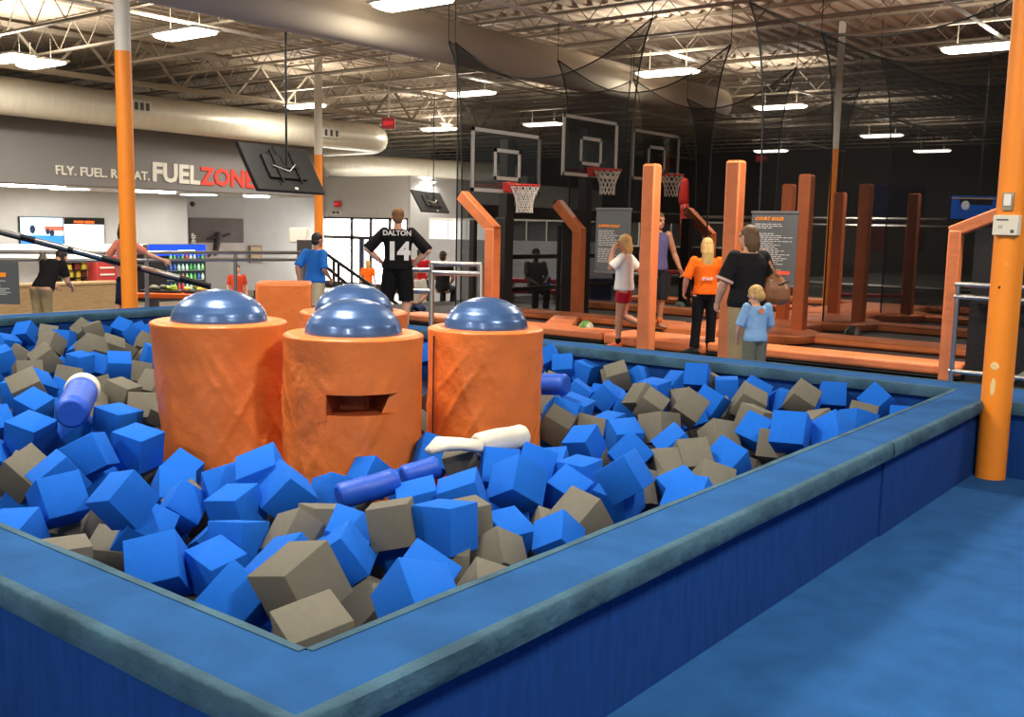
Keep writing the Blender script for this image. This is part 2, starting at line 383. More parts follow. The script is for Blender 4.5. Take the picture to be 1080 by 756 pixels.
CUBES = '''
g -2.258 1.946 0.394 0.037 -0.558 0.818 0.135 0.980
g -2.552 2.134 0.455 0.681 0.044 -0.213 0.699 1.032
b -2.763 2.045 0.363 0.013 -0.274 0.369 -0.888 0.900
b -2.733 2.226 0.423 0.178 0.025 0.949 0.258 0.981
b -3.458 2.178 0.290 0.281 0.350 -0.238 0.861 1.010
b -3.425 2.532 0.315 0.065 -0.117 0.985 -0.108 0.898
b -3.332 2.356 0.265 0.035 0.701 -0.695 -0.156 0.870
b -2.960 2.684 0.314 0.528 -0.653 0.104 0.532 0.954
b -3.077 2.825 0.332 0.059 -0.363 0.741 -0.562 0.942
g -2.826 2.714 0.147 0.493 -0.204 0.830 -0.162 0.801
b -2.225 2.353 0.411 0.149 -0.781 -0.539 0.278 0.991
b -2.412 2.559 0.369 0.131 -0.930 -0.179 0.294 0.977
b -2.756 3.081 0.396 0.044 -0.058 0.997 -0.037 0.998
g -2.674 3.338 0.215 0.876 -0.185 0.416 -0.158 0.901
g -2.865 3.341 0.333 0.243 -0.022 -0.052 0.968 0.933
g -2.374 2.900 0.249 0.421 0.164 0.839 -0.304 0.877
b -2.824 3.576 0.227 0.650 -0.405 -0.343 0.545 0.918
g -2.758 3.831 0.177 0.674 -0.588 -0.102 0.435 0.936
b -2.519 3.572 0.277 0.258 0.031 0.886 -0.384 0.827
g -2.548 3.783 0.321 0.569 -0.258 0.707 -0.331 0.929
b -2.561 4.177 0.444 0.284 0.144 0.698 -0.641 0.928
b -3.002 4.950 0.355 0.519 0.071 0.567 -0.635 0.951
b -3.275 4.879 0.385 0.082 -0.032 0.964 0.251 0.851
b -2.967 4.388 0.341 0.003 -0.021 -0.999 -0.039 0.868
b -3.348 5.442 0.331 0.880 0.177 0.061 0.437 0.925
b -3.929 6.182 0.222 0.056 -0.742 -0.665 -0.066 0.857
b -4.017 5.847 0.360 0.137 0.102 -0.985 -0.020 0.995
b -4.342 6.764 0.320 0.923 -0.016 0.346 0.167 0.877
b -4.564 6.687 0.320 0.938 -0.077 0.272 0.199 0.903
b -5.604 7.721 0.425 0.324 0.259 -0.414 0.810 0.871
b -5.226 7.763 0.325 0.135 0.032 -0.990 -0.001 0.907
b -5.416 7.674 0.354 0.152 -0.220 0.890 -0.369 0.952
g -4.699 7.492 0.365 0.292 -0.180 0.822 -0.454 0.955
b -4.477 6.900 0.266 0.911 -0.235 -0.004 0.339 0.960
b -3.979 6.891 0.380 0.054 -0.737 -0.673 -0.028 0.959
g -3.940 6.647 0.355 0.011 0.235 0.905 -0.353 0.963
g -3.759 6.472 0.352 0.309 -0.573 -0.752 0.108 0.879
g -3.814 7.016 0.300 0.837 0.279 0.114 0.457 0.855
g -3.360 6.312 0.410 0.894 -0.306 0.208 0.253 0.951
g -3.188 5.603 0.389 0.983 -0.105 -0.120 -0.089 0.962
g -3.871 5.420 0.338 0.274 -0.536 -0.791 0.112 0.917
b -3.982 5.614 0.359 0.036 -0.348 -0.440 0.827 0.950
b -2.460 5.965 0.413 0.497 -0.864 -0.076 0.021 1.063
g -2.982 7.393 0.389 0.397 -0.551 -0.732 0.059 0.955
g -3.231 6.997 0.379 0.276 -0.487 -0.821 0.111 0.998
b -3.369 7.380 0.384 0.905 -0.281 0.160 0.278 0.974
b -3.718 7.613 0.358 0.028 -0.235 0.971 0.022 0.931
b -3.486 6.884 0.360 0.532 -0.141 0.828 -0.107 0.953
b -3.932 7.499 0.445 0.180 0.572 0.791 -0.122 0.938
g -3.002 6.600 0.332 0.607 -0.050 0.789 -0.079 0.944
g -2.974 6.013 0.295 0.328 -0.784 -0.432 0.302 0.927
b -2.623 5.421 0.291 0.726 0.361 -0.164 0.562 0.980
g -2.459 4.905 0.277 0.850 -0.371 0.026 0.373 0.958
g -2.753 5.230 0.321 0.382 -0.829 -0.385 0.139 0.929
b -2.238 4.254 0.361 0.296 0.647 0.655 -0.253 0.958
b -2.511 4.657 0.276 0.248 -0.829 -0.499 -0.046 0.915
b -2.683 4.331 0.282 0.557 -0.401 0.648 -0.331 0.934
b -2.924 5.343 0.348 0.044 0.347 0.869 0.351 0.944
g -2.837 5.093 0.270 0.026 0.508 0.512 -0.692 0.936
b -2.991 3.873 0.385 0.573 0.151 -0.461 0.660 1.008
b -3.049 3.532 0.372 0.146 -0.307 0.933 0.119 0.988
b -3.212 4.298 0.360 0.878 -0.300 0.067 0.368 0.950
g -3.492 4.064 0.379 0.284 -0.115 0.758 -0.576 0.960
b -3.228 4.022 0.389 0.885 -0.278 -0.066 0.368 0.951
b -2.935 4.221 0.285 0.804 -0.538 0.136 0.214 0.905
b -3.877 4.220 0.334 0.198 0.277 0.909 -0.241 0.939
b -3.211 3.406 0.339 0.367 0.028 -0.143 0.919 0.943
b -3.981 3.823 0.258 0.087 0.070 0.928 -0.355 0.884
b -3.835 3.427 0.270 0.089 0.166 0.536 -0.823 0.842
g -3.305 2.905 0.320 0.812 -0.088 0.026 0.577 0.966
g -2.918 2.934 0.409 0.105 -0.318 0.942 -0.015 0.892
g -3.241 2.685 0.333 0.752 -0.187 0.534 -0.340 0.880
b -4.191 2.781 0.269 0.460 -0.364 -0.794 0.160 0.857
b -3.731 2.751 0.353 0.050 -0.138 0.981 0.125 0.889
b -3.658 2.971 0.397 0.505 -0.121 0.789 -0.328 0.961
b -3.846 2.995 0.446 0.339 0.108 -0.253 0.900 0.977
b -4.075 2.947 0.344 0.819 -0.182 -0.249 0.483 0.948
b -4.601 2.999 0.229 0.280 -0.785 -0.472 0.288 0.948
b -4.881 3.236 0.237 0.217 -0.925 -0.138 0.281 0.855
g -4.361 2.944 0.195 0.339 -0.426 -0.164 0.823 0.926
b -5.945 2.916 0.345 0.143 0.200 -0.967 -0.068 1.039
b -5.050 3.071 0.382 0.103 0.161 -0.981 -0.031 1.004
b -5.000 2.763 0.397 0.403 -0.755 0.147 0.495 0.951
b -4.774 2.470 0.363 0.247 -0.578 0.751 0.202 0.969
b -4.363 2.254 0.375 0.383 -0.639 -0.598 0.296 0.963
b -4.013 2.364 0.422 0.545 -0.331 -0.712 0.296 0.917
b -5.129 2.829 0.214 0.190 0.366 -0.862 0.294 0.851
b -4.287 2.022 0.279 0.124 -0.863 0.476 0.120 0.900
g -5.075 2.455 0.345 0.700 -0.559 0.139 0.422 0.931
g -5.329 2.552 0.256 0.776 -0.444 0.052 0.444 0.930
b -5.159 2.467 0.162 0.839 0.366 0.338 0.217 0.826
g -4.479 2.391 0.222 0.119 -0.497 -0.471 0.719 0.931
b -4.007 2.464 0.255 0.356 0.120 0.853 -0.361 0.956
g -3.797 1.988 0.283 0.174 0.021 -0.004 0.984 0.840
g -4.158 2.389 0.151 0.787 -0.517 -0.139 0.305 0.837
b -6.031 2.725 0.214 0.383 -0.382 -0.031 0.840 0.856
b -7.356 3.536 0.370 0.252 -0.263 0.687 -0.628 0.956
g -6.885 4.067 0.351 0.962 -0.043 0.168 0.209 0.946
b -8.033 4.730 0.382 0.720 -0.461 -0.247 0.456 0.960
g -7.778 4.135 0.353 0.479 -0.748 -0.310 0.340 0.962
g -7.111 3.479 0.428 0.145 0.190 -0.245 0.940 1.004
g -8.965 4.558 0.370 0.137 0.092 -0.329 0.930 0.983
g -9.820 4.731 0.296 0.430 -0.451 0.771 0.131 0.911
g -9.973 5.137 0.364 0.756 -0.310 0.565 -0.112 0.960
b -11.033 6.245 0.334 0.659 -0.159 0.732 -0.063 0.961
g -10.552 5.923 0.397 0.479 -0.295 0.632 -0.534 0.982
b -10.998 6.530 0.350 0.832 -0.454 0.019 0.319 0.950
b -10.289 6.287 0.375 0.358 0.063 0.744 -0.561 0.948
b -10.094 6.372 0.388 0.295 0.022 0.611 -0.734 0.952
g -8.925 4.987 0.425 0.357 -0.146 0.915 -0.113 1.015
g -9.103 5.289 0.397 0.490 0.056 0.834 -0.248 0.960
b -8.700 4.744 0.342 0.086 0.113 -0.989 -0.032 0.875
b -8.750 4.967 0.293 0.037 0.344 -0.906 0.245 0.910
g -7.178 4.536 0.332 0.081 -0.057 0.431 -0.897 0.944
b -8.745 5.514 0.337 0.157 0.556 -0.814 0.051 0.946
g -9.698 6.020 0.323 0.764 -0.336 0.024 0.550 0.947
g -10.977 5.616 0.329 0.780 -0.376 -0.123 0.485 0.954
g -11.002 6.054 0.363 0.451 -0.205 0.844 -0.205 0.951
b -11.005 5.390 0.380 0.500 -0.376 0.132 0.769 0.949
b -9.454 4.397 0.335 0.067 -0.630 0.753 0.179 0.945
g -7.965 3.904 0.400 0.100 -0.602 0.777 -0.155 0.962
b -7.624 3.802 0.357 0.059 -0.562 -0.727 0.390 0.951
b -7.638 4.001 0.281 0.162 0.407 -0.861 0.260 0.893
b -6.914 3.419 0.324 0.511 -0.604 0.574 -0.211 0.939
b -5.677 3.320 0.395 0.082 0.118 -0.989 0.021 1.025
g -6.444 3.969 0.304 0.105 -0.421 0.861 -0.265 0.960
g -6.187 3.999 0.320 0.257 0.261 0.862 -0.350 0.936
b -10.506 5.554 0.342 0.677 -0.307 0.654 0.142 0.948
b -2.859 7.705 0.393 0.803 0.551 0.134 0.182 0.922
g -2.459 7.216 0.333 0.954 -0.233 0.048 0.181 0.945
b -2.508 7.707 0.387 0.453 -0.078 0.851 -0.256 0.937
b -2.224 7.475 0.309 0.981 -0.191 -0.028 -0.028 0.937
b -2.341 6.797 0.358 0.076 0.275 0.943 -0.174 0.952
b -2.247 6.113 0.408 0.254 0.122 0.905 -0.319 0.989
g -2.436 6.290 0.397 0.175 -0.162 -0.150 0.959 0.963
b -3.153 7.476 0.318 0.237 0.291 0.902 -0.212 0.867
g -2.865 6.308 0.217 0.146 0.331 -0.787 -0.500 0.865
g -2.607 6.075 0.279 0.967 -0.243 -0.028 0.072 0.937
b -2.785 6.172 0.336 0.934 -0.331 0.132 0.007 0.937
b -3.517 6.640 0.296 0.214 -0.316 0.918 -0.108 0.938
g -3.738 5.590 0.287 0.109 -0.372 -0.484 0.785 0.938
g -3.330 5.012 0.242 0.626 -0.402 0.643 -0.181 0.936
g -2.699 4.544 0.281 0.167 -0.092 0.972 -0.138 0.931
b -5.962 3.240 0.325 0.199 0.505 -0.321 -0.776 0.947
g -5.303 7.369 0.236 0.034 -0.933 -0.296 0.203 0.891
b -4.582 7.160 0.231 0.586 -0.256 -0.466 0.611 0.948
g -6.851 3.796 0.319 0.852 -0.294 -0.409 0.143 0.895
b -3.276 4.556 0.297 0.033 0.707 0.271 -0.652 0.911
b -8.404 3.795 0.303 0.402 0.534 -0.096 -0.737 0.935
b -10.985 7.415 0.347 0.247 0.764 -0.300 0.515 0.937
g -5.161 5.598 0.254 0.171 0.947 -0.025 0.272 0.939
b -4.219 7.680 0.325 0.607 -0.157 0.653 -0.425 0.915
b -6.859 3.119 0.269 0.657 0.672 -0.200 0.275 0.896
b -5.302 3.006 0.243 0.887 -0.028 0.447 -0.116 0.888
g -8.199 5.021 0.265 0.774 0.573 -0.267 -0.023 0.940
g -4.732 6.548 0.235 0.464 -0.418 -0.361 0.692 0.892
b -7.176 7.655 0.313 0.175 -0.828 0.143 0.514 0.961
b -10.901 5.137 0.281 0.066 0.571 -0.097 -0.812 0.926
g -5.249 7.168 0.232 0.253 -0.365 0.120 -0.888 0.902
g -4.721 4.947 0.284 0.419 -0.760 0.474 0.152 0.921
g -4.864 7.709 0.313 0.603 0.264 0.497 0.565 0.926
b -3.329 7.703 0.282 0.376 0.620 -0.583 -0.367 0.916
g -7.596 4.302 0.287 0.239 0.465 -0.600 -0.606 0.924
b -2.982 3.062 0.247 0.631 -0.421 -0.608 -0.236 0.909
b -3.620 3.734 0.291 0.129 -0.512 -0.311 -0.790 0.898
g -3.876 7.708 0.347 0.111 -0.483 -0.850 0.180 0.928
b -6.328 3.228 0.231 0.196 0.144 -0.955 0.168 0.954
g -6.396 3.501 0.333 0.831 0.345 -0.417 -0.127 0.903
g -9.273 5.503 0.339 0.416 -0.615 -0.261 0.617 0.901
b -4.632 7.726 0.321 0.187 -0.231 0.738 0.605 0.924
g -3.833 3.079 0.243 0.837 -0.011 -0.146 -0.527 0.890
b -10.881 7.599 0.346 0.268 -0.262 0.924 0.080 0.903
g -3.501 7.068 0.240 0.008 -0.358 0.865 0.350 0.949
b -7.960 4.280 0.273 0.051 -0.888 -0.347 0.296 0.887
b -9.702 5.322 0.312 0.275 -0.754 0.586 0.111 0.903
b -2.863 2.109 0.239 0.456 -0.210 0.656 0.564 0.915
g -9.154 5.694 0.259 0.833 0.222 -0.274 0.427 0.888
b -7.048 3.559 0.236 0.844 0.155 -0.031 -0.513 0.933
b -4.163 6.780 0.245 0.201 -0.180 0.028 -0.963 0.908
b -3.103 3.914 0.231 0.004 0.353 0.535 -0.767 0.960
g -5.149 3.164 0.238 0.509 -0.409 0.731 -0.199 0.912
g -2.734 3.072 0.234 0.894 -0.014 0.050 -0.444 0.903
b -3.060 7.733 0.274 0.165 0.875 0.126 -0.436 0.894
b -4.157 5.663 0.159 0.302 0.535 -0.463 0.639 0.883
g -3.495 2.335 0.128 0.336 -0.589 -0.673 0.296 0.854
g -3.108 2.961 0.153 0.331 -0.251 -0.829 -0.374 0.905
b -9.751 4.594 0.155 0.851 -0.051 0.165 0.496 0.917
b -3.196 4.275 0.107 0.725 0.147 -0.644 0.197 0.921
g -3.639 7.026 0.135 0.174 0.762 0.400 -0.480 0.918
g -2.710 6.272 0.115 0.555 -0.814 -0.137 0.101 0.877
g -2.776 4.672 0.152 0.023 -0.544 0.727 0.419 0.881
b -4.311 2.747 0.136 0.730 0.399 -0.407 -0.378 0.885
b -3.897 2.774 0.152 0.829 0.251 0.483 0.126 0.905
g -2.892 3.656 0.135 0.225 -0.783 -0.541 -0.210 0.893
b -10.997 5.516 0.222 0.514 -0.005 0.517 0.685 0.896
b -5.309 7.516 0.146 0.044 -0.686 0.174 0.705 0.945
g -2.764 5.792 0.170 0.470 -0.672 -0.300 0.488 0.946
b -8.983 4.688 0.236 0.181 0.563 -0.663 0.458 0.923
g -4.063 3.698 0.139 0.306 -0.101 -0.321 0.891 0.917
'''
me_c = {}
for key, m in (('b', FOAMB), ('g', FOAMG)):
    o = MB().box((0, 0, 0), (.2, .2, .2)).build('foam_cube', m); me = o.data
    bm = bmesh.new(); bm.from_mesh(me); bmesh.ops.bevel(bm, geom=bm.edges[:], offset=.0035, segments=2, affect='EDGES', profile=.5); bm.to_mesh(me); bm.free()
    for p in me.polygons: p.use_smooth = True
    me.set_sharp_from_angle(angle=math.radians(50)); bpy.data.objects.remove(o); me_c[key] = me
MARKS = [('the near corner of the pit', (-2.0, 1.69)), ('the far right corner of the pit', (-2.0, 7.86)), ('the slotted orange pedestal', (-4.41, 4.1)),
         ('the leftmost orange pedestal', (-5.26, 3.78)), ('the rightmost orange pedestal', (-4.12, 4.97)), ('the collared blue roll', (-5.4, 2.75)),
         ('the cream cloth roll', (-3.55, 4.55)), ('the small rim joint at right', (-2.0, 5.52)), ('the orange rear block', (-8.45, 6.85)),
         ('the white and orange left pole', (-11.95, 7.2)), ('the rearmost domed pedestal', (-5.44, 5.06)), ('the long blue roll', (-3.0, 3.6))]
ORD = 'closest second-closest third-closest fourth-closest fifth-closest sixth-closest seventh-closest eighth-closest ninth-closest tenth-closest 11th-closest 12th-closest 13th-closest 14th-closest 15th-closest 16th-closest 17th-closest 18th-closest 19th-closest 20th-closest 21st-closest 22nd-closest 23rd-closest 24th-closest'.split()
rows = [(l.split()[0], [float(x) for x in l.split()[1:]]) for l in CUBES.strip().splitlines()]
rank = {}
for mi, (nm, mp) in enumerate(MARKS):
    for key in 'bg':
        idx = sorted((i for i, r in enumerate(rows) if r[0] == key), key=lambda i: math.hypot(rows[i][1][0]-mp[0], rows[i][1][1]-mp[1]))
        for k, i in enumerate(idx): rank.setdefault(i, []).append((k, mi))
for i, (key, v) in enumerate(rows):
    o = bpy.data.objects.new('foam_cube', me_c[key]); COL.objects.link(o)
    q = Quaternion(v[3:7]).normalized(); o.location = v[:3]; o.rotation_mode = 'QUATERNION'; o.rotation_quaternion = q; o.scale = (v[7],)*3
    R = q.to_matrix(); zz = sorted(abs(R[2][k]) for k in range(3))
    st = 'level' if zz[2] > .965 else ('edge-up' if zz[0] < .17 else ('tilted' if zz[2] > .78 else 'corner-up'))
    k, mi = min(rank[i]); cn = 'blue' if key == 'b' else 'grey'
    tag(o, f'{st} {cn} foam cube, {ORD[min(k, 23)]} {cn} one to {MARKS[mi][0]}', 'foam cube', 'foam cubes in the pit')
# ================================================================== POSTS NEAR THE PIT
def pole(c, r, z0, z1, zs, label, m_low=POLEORANGE, m_up=WHITE):
    t = thing('support_pole', label, 'pole', (c[0], c[1], z0))
    MB().cyl((c[0], c[1], z0), (c[0], c[1], zs), r, n=32).build('padded_sleeve', m_low, t, smooth=50)
    MB().cyl((c[0], c[1], zs), (c[0], c[1], z1), r*.96, n=32).build('upper_pole', m_up, t, smooth=50)['label'] = 'bare white upper pole'
    return t
pole((-11.96, 7.22), .1, 0, 6.2, 3.72, 'tall orange pole with white upper end behind the left rim of the pit')
pole((-22.43, 19.5), .12, -1.15, 6.2, 3.55, 'slim distant orange and white pole beside the hanging screen')
# right post: round orange sleeve
c = atz(1044, 503, 0); rp = thing('orange_post', 'big orange padded post by the right rim with a beige switch box on it', 'post', (c.x, c.y, 0))
pr_ = .098; ps = MB().cyl((c.x, c.y, 0), (c.x, c.y, 6.15), pr_, n=48).build('padded_sleeve', POLEORANGE, rp, smooth=50)
def on_post(px, py, off=0.):
    a, z = hit_cyl(px, py, (c.x, c.y), pr_); return V((c.x+(pr_+off)*math.cos(a), c.y+(pr_+off)*math.sin(a), z)), a
def plate(name, x0, x1, y0, y1, m, off, thick, parent):
    P, a = on_post((x0+x1)/2, (y0+y1)/2, off); n = V((math.cos(a), math.sin(a), 0)); s = V((-math.sin(a), math.cos(a), 0))
    k = (P-CAM).dot(FWD)/F; R = Matrix((s, n, V((0, 0, 1)))).transposed()
    return MB().box(P-n*.01, ((x1-x0)*k, thick, (y1-y0)*k), R).build(name, m, parent, bevel=.004), P, n, s, k
b, P, n, s, k = plate('control_box', 1049, 1074, 227, 248, mat('beige_plastic', (226, 218, 196), .5), .0, .075, rp)
b['label'] = 'beige control box'
for dx, dz, w, h, mm in ((-.02, .035, .075, .01, 'dark'), (.045, -.04, .022, .022, 'dark'), (-.03, -.005, .03, .004, 'dark'), (-.03, -.018, .026, .004, 'dark')):
    R = Matrix((s, n, V((0, 0, 1)))).transposed(); MB().box(P+n*.027+s*dx+V((0, 0, dz)), (w, .004, h), R).build('printed_mark', mat('print_grey', (86, 84, 80), .6), b)
b2, P, n, s, k = plate('switch_plate', 1058, 1069, 203, 222, mat('steel_plate', (176, 160, 130), .35, metal=.6), .0, .05, rp)
R = Matrix((s, n, V((0, 0, 1)))).transposed(); MB().box(P+n*.018+V((0, 0, .01)), (.045, .012, .075), R).build('rocker', mat('rocker_white', (238, 234, 222), .4), b2)
def spot_on_post(px, py, w, h, m, name):
    P, a = on_post(px, py, .0005); n = V((math.cos(a), math.sin(a), 0)); s = V((-math.sin(a), math.cos(a), 0)); vs = [P+n*.002]; N = 20
    for i in range(N):
        t = 2*math.pi*i/N; q = 1+.25*noise.noise(V((math.cos(t)*2, math.sin(t)*2, px))); u = w*q*math.cos(t)
        aa = a+u/pr_; vs.append(V((c.x+(pr_+.0015)*math.cos(aa), c.y+(pr_+.0015)*math.sin(aa), P.z+h*q*math.sin(t))))
    return MB().add(vs, [(0, 1+i, 1+(i+1) % N) for i in range(N)]).build(name, m, rp)
WORN = mat('worn_bare_patch', (238, 205, 140), .7, var=.1)
spot_on_post(1049, 386, .028, .026, WORN, 'worn_patch'); spot_on_post(1047, 408, .016, .06, WORN, 'worn_patch')
spot_on_post(1049, 386, .008, .008, BLACK, 'screw_hole'); spot_on_post(1054, 303, .008, .01, BLACK, 'screw_hole')
spot_on_post(1062, 279, .016, .012, mat('faded_orange', (255, 160, 60), .6), 'scuff')
# ================================================================== TRAMPOLINE COURT
BED = mat('black_trampoline_bed', (26, 23, 22), .6, var=.15, vscale=30)
def beds(name, label, x0, x1, ys, extra=()):
    t = thing(name, label, 'trampoline court', ((x0+x1)/2, ys[0], 0), 'trampoline courts')
    MB().bx(x0, x1, ys[0], ys[-1]+.5, .02, .045).build('jump_bed', BED, t)
    for y in ys:
        MB().bx(x0, x1, y, y+.52, .05, .175).build('frame_pad', PADORANGE, t, bevel=.035, segs=3)
    for (xa, xb) in extra:
        for i in range(len(ys)-1): MB().bx(xa, xb, ys[i]+.53, ys[i+1]-.01, .05, .17).build('frame_pad', PADORANGE, t, bevel=.035, segs=3)
    return t
YS = [12.2, 14.25, 16.95, 19.55, 22.2]
beds('trampoline_court', 'right trampoline court of black beds framed in orange pads', -6.28, -3.08, YS, extra=((-4.75, -4.3),) if False else ())
lc = beds('trampoline_court', 'left trampoline court of black beds framed in orange pads behind the girl', -12.0, -7.95, YS)
a_ = V((-9.1, 12.7, .11)); b_ = V((-10.0, 14.25, .11)); MB().bar(a_, b_, .45, .12).build('frame_pad', PADORANGE, lc, bevel=.03, segs=3)
ai = thing('aisle_platform', 'orange padded walkway between the two trampoline courts', 'walkway', (-7.1, 12.2, 0))
for y0, y1 in ((12.2, 13.0), (13.9, 16.4), (16.45, 19.0), (19.05, 22.5)):
    MB().bx(-7.93, -6.3, y0, y1, .0, .165).build('aisle_pad', PADORANGE, ai, bevel=.04, segs=3)
for y in (14.2, 16.95, 19.55):  # rounded pad noses reaching over the right court frames
    MB().lathe((-6.35, y+.1, 0), [(.72, .06), (.75, .1), (.75, .17), (.7, .2), (.001, .21)], 40).build('rounded_pad', PADORANGE, ai, smooth=50)
# padded court posts
def court_post(x, y, h, label, w=.19, tone=PADORANGE):
    t = thing('padded_court_post', label, 'post', (x, y, 0), 'padded posts of the trampoline courts')
    MB().bx(x-w/2, x+w/2, y-w/2, y+w/2, .0, h).build('post_pad', tone, t, bevel=.02, segs=2)
    MB().bx(x-w/2+.02, x+w/2-.02, y-w/2+.02, y+w/2-.02, h, h+.012).build('top_cap', tone, t)
for px, py, h, lab in ((681, 359, 2.5, 'bright orange square post the girl in white holds'), (767, 370, 2.5, 'bright orange square post behind the woman and the staff girl'),
                       (842, 350, 2.5, 'square orange post just right of the court rules sign'), (905, 341, 2.46, 'square orange post between the two darkest posts'),
                       (825, 336, 2.46, 'square orange post showing above and below the court rules sign'), (879, 330, 2.4, 'dark orange square post behind the thin yellow-orange pole'),
                       (956, 333, 2.4, 'rightmost dark orange square post in the court')):
    P = atz(px, py, .165); court_post(P.x, P.y, h, lab)
P = atz(862, 335, .1); tp = pole((P.x-1.2, P.y+3.5), .075, 0, 6.1, 3.45, 'thin yellow-orange pole with grey upper end behind the court posts')
# angled bracket pads at the dunk lanes
def bracket(P, Q, E, w, label, m=PADORANGE):
    t = thing('angled_lane_pad', label, 'padded bracket', (P.x, P.y, 0), 'angled orange pads of the dunk lanes')
    MB().bar((P.x, P.y, .02), Q, w, w*.9).build('upright_pad', m, t, bevel=.015); d = (E-Q).normalized()
    MB().bar(Q-d*.06, E, w*.9, w*.9).build('arm_pad', m, t, bevel=.015)
    MB().bar(E-d*.02, E+d*.05, w*.5, w*.5).build('end_cap', BLKPAD, t)
    return t
for (tx, ty), D, arm, lab, w in (((520, 241), 16.4, (486, 213), 'angled orange lane pad in front of the grey banner wall, nearest hoop', .2), ((611, 243), 18.4, (588, 221), 'angled orange lane pad beside the left rules sign', .2),
                                 ((749, 248), 21.5, (727, 228), 'dark orange angled lane pad behind the staff girl', .22)):
    Q = atd(tx, ty, D); L = atd(arm[0], arm[1], D)-Q; E = Q + V((-1, 0, 0))*abs(L.dot(RGT))/RGT.dot(V((1, 0, 0)))+V((0, 0, 1))*(L.z+.12)
    bracket(Q, Q, E, w, lab)
Q = atd(1009, 243, 11.35); E = Q+V((.78, 0, .34)); bracket(Q, Q, E, .15, 'angled orange lane pad at the right, its arm rising to the big post')
# black lane frames and padding around the left hoops
fr = thing('dunk_lane_frame', 'black padded steel frame behind the left hoops and angled pads', 'frame', (-10.9, 12.6, 0))
for px, D, w_, z1 in ((499, 17.2, .1, 1.75), (531, 17.0, .2, 1.8), (602, 18.9, .24, 1.75), (590, 19.2, .07, 1.7), (724, 21.5, .2, 1.9)):
    q = atd(px, 260, D); MB().bx(q.x-w_/2, q.x+w_/2, q.y-w_/2, q.y+w_/2, 0, z1).build('upright', BLKPAD, fr, bevel=.01)
for z in (.5, 1.1): MB().bx(-11.65, -11.55, atx(531, 280, -11.6).y, 19.5, z-.04, z+.04).build('cross_rail', BLACK, fr)
MB().bx(-11.55, -11.35, atx(498, 215, -11.45).y, 20.5, 1.8, 2.02).build('shelf_pad', BLKPAD, fr, bevel=.02)
# backboards and hoops
GLASS = bpy.data.materials.new('board_acrylic'); GLASS.use_nodes = True; nt = GLASS.node_tree
tr = nt.nodes.new('ShaderNodeBsdfTransparent'); gl = nt.nodes.new('ShaderNodeBsdfGlossy'); mx = nt.nodes.new('ShaderNodeMixShader'); gl.inputs['Roughness'].default_value = .06
tr.inputs['Color'].default_value = (.86, .88, .88, 1); mx.inputs[0].default_value = .09; nt.links.new(tr.outputs[0], mx.inputs[1]); nt.links.new(gl.outputs[0], mx.inputs[2]); nt.links.new(mx.outputs[0], nt.nodes['Material Output'].inputs['Surface'])
HOOPR = mat('red_hoop_steel', (206, 44, 34), .4); NETW = mat('white_net_cord', (222, 214, 200), .8)
def hoop(X, tl, br, lab, hp, frame_m):
    A = atx(*tl, X); B = atx(*br, X); y0, y1, z1, z0 = A.y, B.y, A.z, B.z; w = .055
    t = thing('basketball_hoop', lab, 'basketball hoop', (X, (y0+y1)/2, z0), 'hoops over the left court')
    MB().bx(X-.012, X+.0, y0, y1, z0, z1).build('backboard', GLASS, t)
    fm = MB()
    for a, b_, c_, d_ in ((y0, y1, z1-w, z1), (y0, y1, z0, z0+w), (y0, y0+w, z0, z1), (y1-w, y1, z0, z1)): fm.bx(X-.02, X+.008, a, b_, c_, d_)
    fm.build('board_frame', frame_m, t)
    cy = (y0+y1)/2+hp[0]; cz = z0+.12
    sq = MB(); s0, s1, t0, t1 = cy-.33, cy+.33, cz+.08, cz+.56
    for a, b_, c_, d_ in ((s0, s1, t1-w, t1), (s0, s1, t0, t0+w), (s0, s0+w, t0, t1), (s1-w, s1, t0, t1)): sq.bx(X-.002, X+.011, a, b_, c_, d_)
    sq.build('target_square', frame_m, t)
    R = .23; cx = X+R+.13
    MB().torus((cx, cy, cz), R, .016).build('rim', HOOPR, t, smooth=60)
    MB().bx(X, X+.14, cy-.1, cy+.1, cz-.1, cz+.05).build('mount', HOOPR, t, bevel=.01)
    nm = MB(); N = 12
    for k in range(N):
        for s in (1, -1):
            pts = [(cx+r*math.cos(2*math.pi*(k+s*f*2.5)/N), cy+r*math.sin(2*math.pi*(k+s*f*2.5)/N), cz-f*.42) for f, r in ((0, R), (.25, R*.8), (.5, R*.62), (.75, R*.55), (1, R*.56))]
            nm.sweep(pts, .008, 5)
    nm.build('net', NETW, t)
    MB().bx(X-.5, X-.03, y1-.3, y1-.1, z0+.1, z0+.3).build('support_arm', BLACK, t)
    MB().bx(X-.62, X-.45, y1-.3, y1-.1, 0, z0+.9).build('support_post', BLACK, t)
hoop(-10.15, (498, 133.5), (569, 206), 'nearest basketball hoop at left, grey-framed clear board', (0, 0), mat('grey_board_frame', (168, 164, 156), .5))
hoop(-10.05, (594.5, 119.5), (650, 189.5), 'middle basketball hoop, highest clear board with a white frame', (.0, 0), mat('white_board_frame', (232, 228, 218), .5))
hoop(-10.4, (668, 135.2), (715, 193.5), 'third basketball hoop, grey-framed board behind the bright post', (.0, 0), mat('grey_board_frame', (168, 164, 156), .5))
